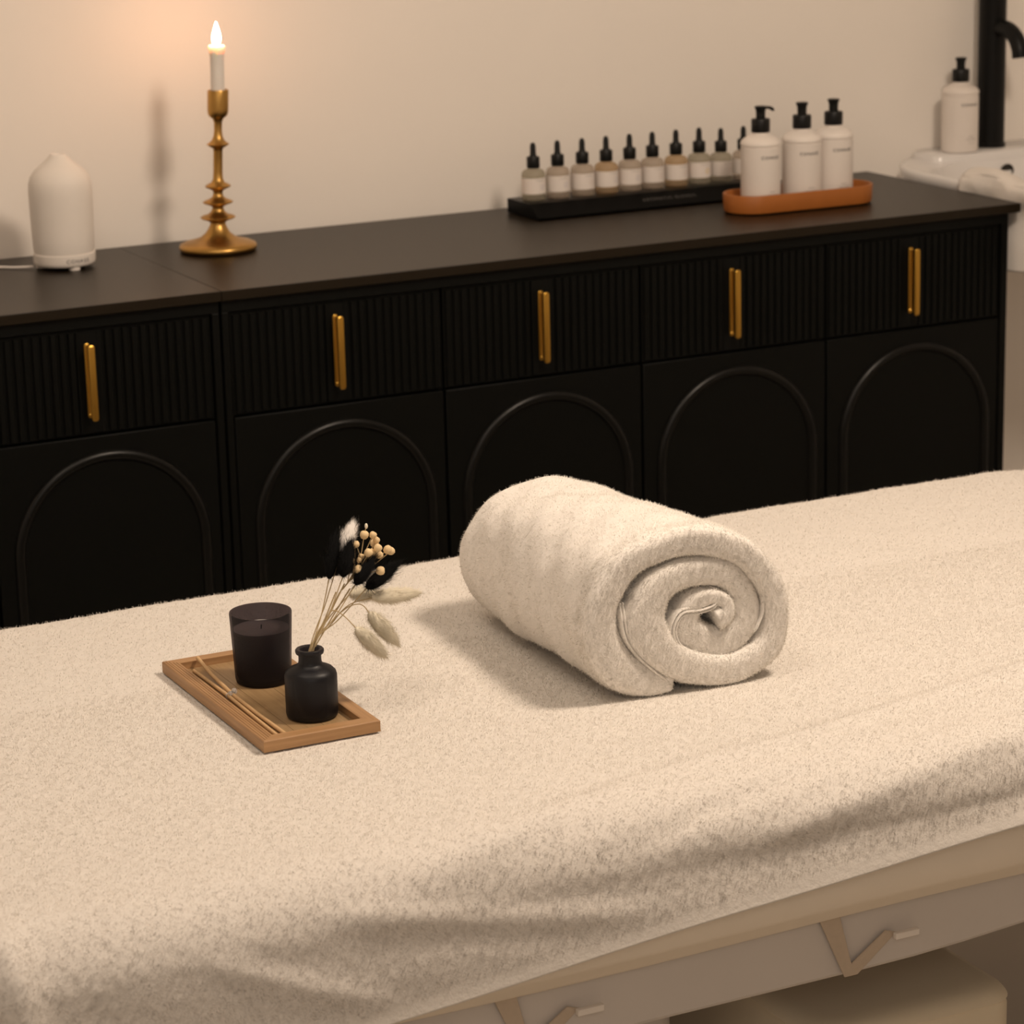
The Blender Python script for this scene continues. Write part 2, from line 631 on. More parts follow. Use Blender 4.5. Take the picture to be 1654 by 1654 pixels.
def make_bay(root, x0, hx):
    """one drawer with vertical flutes and one arched door below it"""
    x1 = x0 + PW
    g = 0.0022
    dz0, dz1 = 0.607, 0.7635
    d = MB()
    nfl = 25
    xa, xb = x0 + g, x1 - g
    yb = 0.030
    d.box(xa, xb, YFACE + 0.004, yb, dz0, dz1)
    pitch_ = (xb - xa - 0.004) / nfl
    # fluted face: rounded ribs with narrow grooves, plain strip behind the handle
    for k in range(nfl):
        a = xa + 0.002 + k * pitch_
        mid = a + pitch_ / 2
        if abs(mid - hx) < 0.015:
            continue
        ring = []
        w = pitch_ * 0.80
        for (ox, oy) in ((0, 0), (0.06, -0.0028), (0.2, -0.0042), (0.8, -0.0042), (0.94, -0.0028), (1.0, 0)):
            ring.append((mid - w / 2 + ox * w, YFACE + 0.0042 + oy))
        r0 = [(x, y, dz0 + 0.003) for x, y in ring]
        r1 = [(x, y, dz1 - 0.003) for x, y in ring]
        d.loft([r0, r1], cap=True)
    d.box(hx - 0.0155, hx + 0.0155, YFACE, YFACE + 0.0045, dz0 + 0.003, dz1 - 0.003)
    dr = d.build('drawer', M_cab, root)
    # handle: back plate, web and pull bar
    hz0, hz1 = 0.6325, 0.7435
    h = MB()

    def pill(cx, cy, w, t, z0, z1, nn=5):
        rings = []
        ol = rrect(cx - w / 2, cx + w / 2, cy - t / 2, cy + t / 2, t * 0.35, 3)
        for (z, k) in ((z0, .6), (z0 + .0015, .9), (z0 + .004, 1), (z1 - .004, 1), (z1 - .0015, .9), (z1, .6)):
            rings.append([(cx + (x - cx) * k, cy + (y - cy) * k, z) for x, y in ol])
        h.loft(rings)
    pill(hx, YFACE - 0.001, 0.0085, 0.004, hz0, hz1)
    pill(hx, YFACE - 0.010, 0.0030, 0.016, hz0 + .004, hz1 - .004)
    pill(hx + 0.0008, YFACE - 0.0185, 0.0105, 0.006, hz0 - 0.0015, hz1)
    h.build('handle', M_brassh, dr)
    # door
    zd1 = 0.6035
    dm = MB()
    dm.box(xa, xb, YFACE, 0.028, 0.085, zd1)
    do = dm.build('door', M_cab, root, bevel=0.0015)
    MB().loft(arch_ridge((xa + xb) / 2 + 0.004, 0.13, 0.428, 0.145, YFACE - 0.0001)).build('arch_moulding', M_mould, do)


def make_sideboard(x0, x1, nbay, xs, label, hxs):
    root = empty('sideboard', ((x0 + x1) / 2, 0.23, 0), label, 'sideboard')
    inv = Matrix.Translation(-root.location)
    parts0 = set(bpy.data.objects)
    top = MB().box(x0 + 0.0006, x1, 0, 0.47, H - 0.0155, H).build('countertop', M_top, root, bevel=0.001)
    b = MB()
    bx0 = x0 + (0.002 if x0 == 0 else 0.0)
    bx1 = x1 - 0.019 if x1 > 1 else x1 - 0.002
    yf = YFACE
    b.box(bx0, bx1, 0.030, 0.465, 0.07, H - 0.0158)          # carcass
    b.box(bx0, bx1, yf - 0.001, 0.030, 0.7655, H - 0.0158)      # top rail
    b.box(bx0, xs - 0.0005, yf - 0.001, 0.030, 0.07, 0.7655)    # left stile
    b.box(xs + nbay * PW + 0.0005, bx1, yf - 0.001, 0.030, 0.07, 0.7655)
    b.box(bx0, bx1, yf - 0.001, 0.030, 0.06, 0.083)
    b.build('carcass', M_cab, root, smooth=False, bevel=0.001)
    for i in range(nbay):
        make_bay(root, xs + i * PW, hxs[i])
    for lx in (bx0 + 0.05, bx1 - 0.05):
        for ly in (0.05, 0.42):
            MB().lathe([(0, 0.0), (0.014, 0.0), (0.018, 0.07), (0, 0.07)], lx, ly, 20).build('leg', M_plast, root)
    for o in set(bpy.data.objects) - parts0:
        if o.parent == root:
            o.matrix_parent_inverse = inv
    return root


make_sideboard(0.0, 1.450, 4, 0.013, 'long black sideboard with four fluted drawers, arched doors and dark top, beside the washbasin', [0.184, 0.534, 0.883, 1.232])
make_sideboard(-0.735, 0.0, 2, -0.014 - 2 * PW, 'left black sideboard, cut by the picture edge, standing under the white diffuser', [-0.560, -0.209])

# ------------------------------------------------------------------ brass candlestick, taper candle
SX, SY = 0.126, 0.343
cs = MB().lathe([(0, 0.8005), (0.058, 0.8005), (0.0615, 0.803), (0.0625, 0.807), (0.0610, 0.811), (0.054, 0.8145), (0.040, 0.8180), (0.028, 0.8225), (0.020, 0.829),
                 (0.0155, 0.836), (0.0125, 0.8425), (0.0120, 0.8455), (0.0165, 0.8490), (0.0250, 0.8515), (0.0285, 0.8540), (0.0250, 0.8565), (0.0165, 0.8590), (0.0115, 0.8630), (0.0090, 0.8680), (0.0095, 0.8712),
                 (0.0150, 0.8740), (0.0225, 0.8765), (0.0245, 0.8785), (0.0215, 0.8805), (0.0140, 0.8835), (0.0090, 0.8870), (0.0075, 0.8925), (0.0085, 0.8965),
                 (0.0135, 0.8995), (0.0195, 0.9020), (0.0208, 0.9040), (0.0180, 0.9062), (0.0110, 0.9095), (0.0082, 0.9150), (0.0074, 0.9250), (0.0074, 0.9600), (0.0085, 0.9640),
                 (0.0130, 0.9665), (0.0172, 0.9690), (0.0180, 0.9705), (0.0150, 0.9725), (0.0102, 0.9765), (0.0074, 0.9830), (0.0064, 0.9920), (0.0066, 1.0050), (0.0090, 1.0110),
                 (0.0140, 1.0145), (0.0162, 1.0190), (0.0168, 1.0250), (0.0168, 1.0540), (0.0160, 1.0560), (0.0135, 1.0560), (0.0130, 1.0530), (0.0118, 1.0300), (0, 1.0300)], 0, 0, 64)
cs.v = [(x + 0.055 * max(0.0, z - 0.815), y, z) for x, y, z in cs.v]
o = cs.build('candlestick', M_brass, angle=60, loc=(SX, SY, 0))
tag(o, 'turned brass candlestick with a wide round foot, holding the lit taper candle', 'candlestick')
ca = empty('taper_candle', (SX + 0.0121, SY, 1.031), 'lit white taper candle standing in the brass candlestick', 'candle')
ca.rotation_euler = (0, math.radians(1.6), 0)
b = MB().lathe([(0, 0), (0.0108, 0), (0.0108, 0.060), (0.0112, 0.078), (0.0126, 0.088), (0.0132, 0.0925), (0.0122, 0.0945), (0.0090, 0.0915), (0.0040, 0.0895), (0, 0.0890)], 0, 0, 40)
b.build('wax_body', M_wax, ca, angle=80)
MB().tube([(0, 0, 0.089), (0.0003, 0, 0.094), (0.001, 0, 0.099)], 0.0009).build('wick', M_dark, ca)
fm = bpy.data.materials.new('flame')
fm.use_nodes = True
nt = fm.node_tree
nt.nodes.remove(nt.nodes['Principled BSDF'])
em = nt.nodes.new('ShaderNodeEmission')
tcn = nt.nodes.new('ShaderNodeTexCoord')
sepn = nt.nodes.new('ShaderNodeSeparateXYZ')
crn = nt.nodes.new('ShaderNodeValToRGB')
crn.color_ramp.elements[0].color = (1.0, 0.45, 0.22, 1)
crn.color_ramp.elements[1].color = (1.0, 0.50, 0.26, 1)
nt.links.new(tcn.outputs['Generated'], sepn.inputs[0])
nt.links.new(sepn.outputs['Z'], crn.inputs['Fac'])
nt.links.new(crn.outputs['Color'], em.inputs[0])
em.inputs[1].default_value = 150
nt.links.new(em.outputs[0], nt.nodes['Material Output'].inputs['Surface'])
MB().lathe([(0, 0.0935), (0.0030, 0.0950), (0.0056, 0.0995), (0.0068, 0.1050), (0.0064, 0.1110), (0.0048, 0.1175), (0.0028, 0.1235), (0.0010, 0.1290), (0, 0.1315)], 0, 0, 24).build('flame', fm, ca, angle=80)

# ------------------------------------------------------------------ aroma diffuser
DX, DY = -0.130, 0.339
df = empty('aroma_diffuser', (DX - 0.001, DY, H), 'matte white bottle shaped aroma diffuser on the left sideboard', 'diffuser', rz=math.radians(14))
DS = [(r * 0.93, z * 0.985) for r, z in [(0.0498, 0.0252), (0.0510, 0.0300), (0.0518, 0.050), (0.0525, 0.080), (0.0530, 0.105), (0.0532, 0.122), (0.0522, 0.134), (0.0485, 0.145), (0.0420, 0.1535), (0.0340, 0.160), (0.0260, 0.1660), (0.0195, 0.1720), (0.0155, 0.1760), (0.0132, 0.1790), (0.0115, 0.1800), (0.0090, 0.1780), (0.0060, 0.1720), (0, 0.1720)]]
MB().lathe([(0, 0.0252)] + DS, 0, 0, 64).build('cover', M_ceramic, df, angle=60)
bs = MB().lathe([(0, 0.005), (0.044, 0.005), (0.0472, 0.0075), (0.0482, 0.012), (0.0484, 0.0235), (0.0472, 0.0245), (0, 0.0245)], 0, 0, 64).build('base', M_ceramic, df)
MB().lathe([(0, 0.0006), (0.030, 0.0006), (0.032, 0.005), (0, 0.005)], 0, 0, 32).build('underside', M_plast, df)
for a in (-98, 22, 142):
    p = (0.036 * math.cos(math.radians(a)), 0.036 * math.sin(math.radians(a)))
    MB().lathe([(0, 0.0004), (0.009, 0.0004), (0.009, 0.0055), (0, 0.0055)], p[0], p[1], 20).build('foot', M_white, df)
tm = MB()
wrap_text(tm, 'COHAGE', 0.0085, 0.0486, 0.0150, math.radians(-95), 1.2, True)
tm.build('lettering', M_inkl, bs, smooth=False)
cb = [(-0.045, 0.02, 0.004), (-0.065, 0.045, 0.0025), (-0.085, 0.07, 0.0025), (-0.13, 0.085, 0.0025), (-0.17, 0.115, 0.0025), (-0.19, 0.125, 0.0025)]
MB().tube([tuple(p) for p in catmull(cb, 6)], 0.0019, 8).build('power_cord', M_white, df)

# ------------------------------------------------------------------ acrylic stand with dropper bottles
RX0, RX1 = 0.683, 1.172
st = MB()
prof = [(0.302, 0.8008), (0.302, 0.8045), (0.338, 0.8245), (0.342, 0.8250), (0.420, 0.8250), (0.420, 0.8008)]
st.loft([[(RX0, y, z) for y, z in prof], [(RX1, y, z) for y, z in prof]])
sto = st.build('display_stand', M_acryl, smooth=False, bevel=0.0008)
tag(sto, 'long glossy black display stand under the row of dropper bottles', 'display stand')
vs, fs = text_faces('AROMATIC BLENDS', 0.0105, False, 1.15)
ca_, sa_ = 0.036 / math.hypot(0.036, 0.020), 0.020 / math.hypot(0.036, 0.020)
tt = MB().add([(0.945 + x, 0.320 - sa_ * 0.0004 + y * ca_, 0.8145 + ca_ * 0.0005 + y * sa_) for x, y, _ in vs], fs)
tt.build('lettering', M_inkw, sto, smooth=False)


def make_dropper(glass, tint):
    root = empty('dropper_bottle', (0, 0, 0), '', 'dropper bottle')
    g = MB().lathe([(0, 0.0), (0.0185, 0.0), (0.0203, 0.0018), (0.0203, 0.004), (0.0203, 0.0425), (0.0196, 0.0465), (0.0175, 0.0495), (0.0135, 0.0520), (0.0095, 0.0530), (0.0085, 0.0545), (0.0085, 0.0560), (0, 0.0560)], 0, 0, 40)
    kid(root, g.build('glass_body', glass, root, angle=60))
    # paper label wrapped three quarters round
    a0, a1 = math.radians(-90 - 150), math.radians(-90 + 62)
    rings = []
    for k in range(41):
        a = a0 + (a1 - a0) * k / 40
        rings.append([(0.0205 * math.cos(a), 0.0205 * math.sin(a), 0.0120), (0.0207 * math.cos(a), 0.0207 * math.sin(a), 0.0120), (0.0207 * math.cos(a), 0.0207 * math.sin(a), 0.0385), (0.0205 * math.cos(a), 0.0205 * math.sin(a), 0.0385)])
    lb = kid(root, MB().loft(rings).build('label', M_label, root))
    t = MB()
    wrap_text(t, 'COHAGE', 0.0032, 0.02075, 0.0345, math.radians(-88), 1.15)
    kid(lb, t.build('lettering', M_inkl, lb, smooth=False))
    t = MB()
    if tint is not None:
        # small round seal
        t.add([(0.02078 * math.cos(math.radians(-72) + 0.0040 * math.cos(u) / 0.0211), 0.02078 * math.sin(math.radians(-72) + 0.0040 * math.cos(u) / 0.0211), 0.0235 + 0.0046 * math.sin(u)) for u in [2 * PI * k / 16 for k in range(16)]], [tuple(range(16))])
        kid(lb, t.build('seal', tint, lb, smooth=False))
    c = MB().lathe([(0, 0.0545), (0.0108, 0.0545), (0.0112, 0.0552), (0.0112, 0.0718), (0.0102, 0.0735), (0, 0.0735)], 0, 0, 32)
    cap = kid(root, c.build('cap', M_plast, root))
    t = MB().lathe([(0, 0.0730), (0.0066, 0.0730), (0.0060, 0.0755), (0.0052, 0.0780), (0.0050, 0.0900), (0.0042, 0.0940), (0.0030, 0.0965), (0, 0.0975)], 0, 0, 24)
    kid(cap, t.build('rubber_bulb', M_plast, cap, angle=70))
    return root


M_seal = [mat('lilac_seal', (0.55, 0.52, 0.58), 0.7), mat('rose_seal', (0.74, 0.60, 0.54), 0.7), M_yel]
protos = {}
xs_d = [0.7115, 0.758, 0.8055, 0.852, 0.898, 0.943, 0.990, 1.0365, 1.0805, 1.1265]
kinds = [(0, 0), (1, 0), (1, 1), (2, 0), (1, 0), (1, 1), (2, 1), (0, 2), (0, 1), (1, 0)]
dl = ['leftmost dropper bottle of the row, greenish frosted glass with white label',
      'second dropper bottle from the left in the row on the black stand',
      'third dropper bottle from the left, pale frosted glass, next to an amber one',
      'fourth dropper bottle from the left, amber liquid showing above its label',
      'fifth dropper bottle from the left in the row, pale frosted glass',
      'sixth dropper bottle from the left, left neighbour of the amber one in mid row',
      'seventh dropper bottle from the left, amber brown liquid above its label',
      'eighth dropper bottle from the left, with a yellow mark on its label',
      'ninth dropper bottle from the left, right of the one with a yellow mark',
      'rightmost dropper bottle, partly hidden behind the first white pump bottle']
used_p = set()
for i, x in enumerate(xs_d):
    k = kinds[i]
    if k not in protos:
        protos[k] = make_dropper(FROST[k[0]], M_seal[k[1]])
        oo = protos[k]
    else:
        oo = copy_tree(protos[k])
    oo.location = (x, 0.3745, 0.8256 + (0 if i < 8 else -0.002 * 0))
    oo.rotation_euler = (0, 0, math.radians((3, -2, 4, 8, -3, 2, 5, -4, 6, 0)[i]))
    if i >= 8:
        oo.scale = (0.96, 0.96, 0.955)
    tag(oo, dl[i], 'dropper bottle', 'dropper bottles in a row on the black stand')


# ------------------------------------------------------------------ tan oval tray and pump bottles
def stadium(L, Wd, n=14):
    r = Wd / 2
    pts = []
    for k in range(n + 1):
        a = -PI / 2 + PI * k / n
        pts.append((L / 2 - r + r * math.cos(a), r * math.sin(a)))
    for k in range(n + 1):
        a = PI / 2 + PI * k / n
        pts.append((-L / 2 + r + r * math.cos(a), r * math.sin(a)))
    return pts


tr = empty('oval_tray', (1.1215, 0.186, H), 'tan brown oval tray holding three white pump bottles on the black top', 'tray', rz=math.radians(-1.5))
rings = []
for (dl_, z) in ((-0.006, 0.0008), (-0.001, 0.003), (0.0, 0.008), (0.001, 0.0315), (0.0, 0.0328), (-0.003, 0.0328), (-0.004, 0.0315), (-0.0045, 0.006), (-0.008, 0.0045)):
    rings.append([(x, y, z) for x, y in stadium(0.278 + 2 * dl_, 0.098 + 2 * dl_)])
MB().loft(rings).build('tray_body', M_orange, tr, angle=50)


def make_pump():
    root = empty('pump_bottle', (0, 0, 0), '', 'pump bottle')
    R = 0.0338
    body = MB().lathe([(0, 0), (R - 0.003, 0), (R - 0.0006, 0.0015), (R, 0.004), (R, 0.1040), (R - 0.0012, 0.1046), (R - 0.0012, 0.1062), (R + 0.0004, 0.1070), (R + 0.0006, 0.1100),
                      (R - 0.0008, 0.1138), (R - 0.0050, 0.1178), (R - 0.0110, 0.1212), (0.0175, 0.1238), (0.0145, 0.1250), (0.0140, 0.1320), (0, 0.1320)], 0, 0, 64)
    bo = kid(root, body.build('bottle_body', M_white, root, angle=35))
    t = MB()
    wrap_text(t, 'COHAGE', 0.0076, R + 0.0002, 0.0880, math.radians(-90), 1.2, True)
    kid(bo, t.build('brand_lettering', M_ink, bo, smooth=False))
    t = MB()
    wrap_text(t, 'BODY', 0.0036, R + 0.0002, 0.0300, math.radians(-84), 1.2)
    wrap_text(t, 'TREATMENT', 0.0036, R + 0.0002, 0.0248, math.radians(-84), 1.2)
    wrap_text(t, '200 ML', 0.0028, R + 0.0002, 0.0185, math.radians(-84), 1.2)
    kid(bo, t.build('small_lettering', M_inkl, bo, smooth=False))
    col = MB().lathe([(0, 0.1285), (0.0155, 0.1285), (0.0159, 0.1293), (0.0159, 0.1490), (0.0150, 0.1506), (0.0090, 0.1515), (0, 0.1515)], 0, 0, 40)
    kid(root, col.build('collar', M_plast, root))
    h = MB().lathe([(0, 0.1510), (0.0080, 0.1510), (0.0080, 0.1600), (0.0084, 0.1650), (0.0102, 0.1690), (0.0106, 0.1708), (0.0092, 0.1718), (0, 0.1723)], 0, 0, 32)
    # nozzle: flat tapering beak along +x, bent down at the tip
    nz = []
    for (x, w, t_, z) in ((0.0, 0.0090, 0.0052, 0.1688), (0.012, 0.0080, 0.0050, 0.1686), (0.022, 0.0060, 0.0046, 0.1672), (0.029, 0.0048, 0.0044, 0.1648), (0.0325, 0.0040, 0.0040, 0.1622)):
        nz.append([(x, y, z + q) for y, q in rrect(-w, w, -t_ / 2, t_ / 2, t_ * 0.4, 3)])
    h.loft(nz)
    kid(root, h.build('pump_head', M_plast, root))
    return root


pp = make_pump()
pdat = [((1.0455, 0.184, 0.8057), 0, 20, 1, 'left white pump bottle in the tan tray, its black spout pointing right'),
        ((1.1285, 0.186, 0.8057), -8, 64, 1, 'middle one of the three white pump bottles in the tan tray'),
        ((1.1970, 0.194, 0.8057), -4, 60, 1, 'right white pump bottle in the tan tray, nearest the washbasin'),
        ((1.6430, 0.452, 0.8232), -2, 62, 1.01, 'white pump bottle standing alone on the washbasin ledge beside the black tap')]
first = True
for (loc, rz, nozzle, sc, lab) in pdat:
    oo = pp if first else copy_tree(pp)
    first = False
    oo.location = loc
    oo.rotation_euler = (0, 0, math.radians(rz))
    oo.scale = (sc, sc, sc)
    tag(oo, lab, 'pump bottle', 'white pump bottles')
    for ch in KIDS[oo.name]:
        if ch.name.startswith('pump_head'):
            ch.rotation_euler = (0, 0, math.radians(nozzle - rz))

# ------------------------------------------------------------------ washbasin, tap, hand towel
sk = empty('washbasin', (1.75, 0.28, 0), 'white ceramic washbasin against the wall right of the sideboard', 'washbasin')
inv = Matrix.Translation((-1.75, -0.28, 0))
bx0, bx1, by0, by1 = 1.4660, 2.02, -0.02, 0.528
cr = [0.05, 0.20, 0.14, 0.10]
outer = rrect(bx0, bx1, by0, by1, cr, 10)


def ins(o_, d, z, y1=None):
    """inset outline by d, back side kept further for the tap ledge"""
    yy1 = by1 - d if y1 is None else y1
    return [(x, y, z) for x, y in rrect(bx0 + d, bx1 - d, by0 + d, yy1, [max(c - d, 0.02) for c in cr], 10)]


rings = [[(x, y, 0.66) for x, y in rrect(bx0 + 0.16, bx1 - 0.16, by0 + 0.16, by1 - 0.02, 0.05, 10)],
         [(x, y, 0.70) for x, y in rrect(bx0 + 0.10, bx1 - 0.10, by0 + 0.10, by1 - 0.01, 0.07, 10)],
         [(x, y, 0.755) for x, y in rrect(bx0 + 0.03, bx1 - 0.03, by0 + 0.03, by1, 0.09, 10)],
         ins(0, 0.003, 0.785), ins(0, 0.0, 0.800), ins(0, 0.0, 0.808), ins(0, 0.004, 0.8125), ins(0, 0.010, 0.8125)]
bowl = [(0.013, 0.810, 0.418), (0.020, 0.795, 0.408), (0.035, 0.76, 0.390), (0.07, 0.725, 0.36), (0.14, 0.712, 0.30)]
for d_, z_, y1_ in bowl:
    rings.append(ins(0, d_, z_, y1_))
skb = MB().loft(rings)
# raised tap ledge at the back
led = rrect(bx0 + 0.10, bx1 - 0.03, 0.415, by1 - 0.001, [0.02, 0.05, 0.02, 0.02], 5)
skb.loft([[(x, y, 0.80) for x, y in led], [(x, y, 0.8190) for x, y in led], [(1.73 + (x - 1.73) * .99, 0.47 + (y - 0.47) * .94, 0.8222) for x, y in led]])
skb.build('basin_bowl', M_porc, sk, angle=50).matrix_parent_inverse = inv
# overflow ring on the inner back wall
ov = MB().tube([(1.716 + 0.013 * math.cos(a), 0.402, 0.786 + 0.011 * math.sin(a)) for a in [2 * PI * k / 20 for k in range(21)]], 0.0022, 8)
ov.add([(1.716 + 0.012 * math.cos(a), 0.4035, 0.786 + 0.010 * math.sin(a)) for a in [2 * PI * k / 20 for k in range(20)]], [tuple(range(20))])
ov.build('overflow_hole', M_chrome, sk).matrix_parent_inverse = inv

fc = empty('tap', (1.733, 0.480, 0.8226), 'tall matte black column tap on the washbasin ledge', 'tap')
MB().lathe([(0, 0), (0.0285, 0), (0.0285, 0.006), (0.0262, 0.008), (0.0260, 0.30), (0.0262, 0.301), (0.0262, 0.345), (0.024, 0.348), (0, 0.348)], 0, 0, 48).build('column', M_faucet, fc)
sp = catmull([(0, -0.010, 0.222), (0, -0.045, 0.222), (0, -0.070, 0.210), (0, -0.084, 0.190), (0, -0.088, 0.172)], 6)
MB().tube([tuple(p) for p in sp], 0.0150, 20).build('spout', M_faucet, fc)
MB().tube([(0, 0.0, 0.346), (0, -0.01, 0.372), (0, -0.07, 0.384)], 0.006, 12).build('lever', M_faucet, fc)

# hand towel over the left rim of the basin, hanging down beside the sideboard
ys = np.linspace(0.205, -0.14, 70)
sec = [(1.640, 0.752), (1.595, 0.780), (1.550, 0.804), (1.515, 0.823), (1.488, 0.8300), (1.467, 0.825), (1.4570, 0.810), (1.4550, 0.780), (1.4552, 0.745), (1.4560, 0.710), (1.4575, 0.676)]
sec = catmull(sec, 7)
rows = []
for j, y in enumerate(ys):
    row = []
    for i, (x, z) in enumerate(sec):
        t = i / (len(sec) - 1)
        wv = 0.004 * math.sin(9 * t + 24 * y) + 0.002 * math.sin(50 * y + 3 * t)
        hang = smoothstep(0.55, 0.75, np.array(t)).item()
        xx = x + max(0, wv) * (1 if t > 0.5 else 0.3) + 0.030 * hang * (0.5 + 0.5 * math.sin(46 * y + 1.0)) * t
        yy = y - 0.02 * math.sin(3 * t) - 0.045 * hang * (t - 0.55)
        zz = z + (wv if t < 0.55 else 0) + (0.02 * math.sin(9 * (0.2 - y)) - 0.10 * max(0, (y + 0.02)) if t > 0.6 else 0) * 0 - 0.022 * (1 - hang) * smoothstep(0.20, 0.24, np.array(y)).item()
        row.append((xx, yy, zz))
    rows.append(row)
ht = MB().loft(rows, cap=False, closed=False)
hto = ht.build('hand_towel', M_hand, angle=180)
sd = hto.modifiers.new('thickness', 'SOLIDIFY')
sd.thickness = 0.006
sd.offset = 1
tag(hto, 'white hand towel draped over the washbasin rim beside the sideboard', 'towel')

# ------------------------------------------------------------------ treatment table
ZB = 0.62
tb = empty('treatment_table', (-0.1, -1.33, 0), 'padded treatment table under the big towel, pale base panel showing below', 'massage table')
inv = Matrix.Translation((0.1, 1.33, 0))
BX0, BX1 = -1.30, 1.25


def xprof(prof, x0, x1):
    return MB().loft([[(x0, y, z) for y, z in prof], [(x1, y, z) for y, z in prof]])


mp_ = rrect(-1.750, -0.912, 0.478, 0.606, 0.035, 6)
xprof(mp_, BX0 + 0.01, BX1 - 0.01).build('mattress', M_frame, tb).matrix_parent_inverse = inv
# base panels with a slightly rising lower edge at the right
pm = MB()
xsn = np.linspace(BX0 + 0.03, BX1 - 0.03, 40)
rr = []
for x in xsn:
    zl = 0.377 + 0.022 * float(smoothstep(0.02, 0.45, np.array(x)))
    rr.append([(x, -1.700, zl), (x, -1.703, zl + 0.004), (x, -1.703, 0.470), (x, -1.680, 0.470), (x, -1.680, zl)])
pm.loft(rr)
pm.box(BX0 + 0.03, BX1 - 0.03, -0.99, -0.965, 0.377, 0.470)
pm.box(BX0 + 0.03, BX0 + 0.055, -1.68, -0.99, 0.377, 0.470)
pm.box(BX1 - 0.055, BX1 - 0.03, -1.68, -0.99, 0.377, 0.470)
pm.build('base_panel', M_frame, tb, angle=30).matrix_parent_inverse = inv
ped = MB()
ol = rrect(-0.62, -0.12, -1.56, -1.08, 0.03, 5)
ped.loft([[(x, y, 0.03) for x, y in ol], [(x, y, 0.47) for x, y in ol]])
ol = rrect(-0.85, 0.08, -1.60, -1.02, 0.04, 5)
ped.loft([[(x, y, 0.0005) for x, y in ol], [(x, y, 0.05) for x, y in ol]])
ped.build('pedestal', M_frame, tb).matrix_parent_inverse = inv

# webbing V brackets with small white clips, hanging from the sheet edge


def bracket(x0):
    pl = [(-0.040, 0.456), (-0.005, 0.3775), (0.010, 0.3775), (0.056, 0.413), (0.043, 0.4175), (0.003, 0.3905), (-0.014, 0.456)]
    b = MB()
    y = -1.7062
    vs = [(x0 + x, yy, z) for yy in (y, y - 0.0025) for x, z in pl]
    b.add(vs, [(0, 1, 2, 5, 6), (2, 3, 4, 5), (13, 12, 9, 8, 7), (12, 11, 10, 9)] + [(i + 7, (i + 1) % 7 + 7, (i + 1) % 7, i) for i in range(7)])
    s_o = b.build('webbing_strap', M_strap, tb, smooth=False, bevel=0.001)
    s_o.matrix_parent_inverse = inv
    MB().box(x0 + 0.050, x0 + 0.078, -1.7165, -1.7105, 0.4085, 0.4150).build('clip', M_clip, s_o, smooth=False, bevel=0.0008)


bracket(-0.012)
bracket(-0.369)
bracket(0.345)
bracket(-0.726)

# fitted sheet wrapped round the mattress, tucked under
fs_rows = []
for i, x in enumerate(np.linspace(BX0, BX1, 120)):
    wv = 0.0022 * math.sin(7 * x + 0.8)
    pr = [(-0.93, 0.470), (-0.905, 0.480), (-0.903, 0.50), (-0.903, 0.585), (-0.912, 0.604), (-0.93, 0.611), (-1.72, 0.611), (-1.745, 0.606), (-1.757, 0.590), (-1.760, 0.56),
          (-1.760 - wv * .3, 0.50), (-1.758, 0.480 + wv), (-1.748, 0.4705 + wv), (-1.735, 0.462 + wv), (-1.7220, 0.450 + wv), (-1.7140, 0.4445 + wv * 1.2), (-1.7090, 0.4440 + wv * 1.2), (-1.7075, 0.4505 + wv), (-1.712, 0.462)]
    fs_rows.append([(x, y, z) for y, z in pr])
fso = MB().loft(fs_rows, cap=False, closed=False).build('fitted_sheet', M_sheet, angle=70)
tag(fso, 'ivory fitted sheet stretched over the table, showing below the towel hem', 'bed sheet')
sd = fso.modifiers.new('thickness', 'SOLIDIFY')
sd.thickness = 0.0015
sd.offset = -1

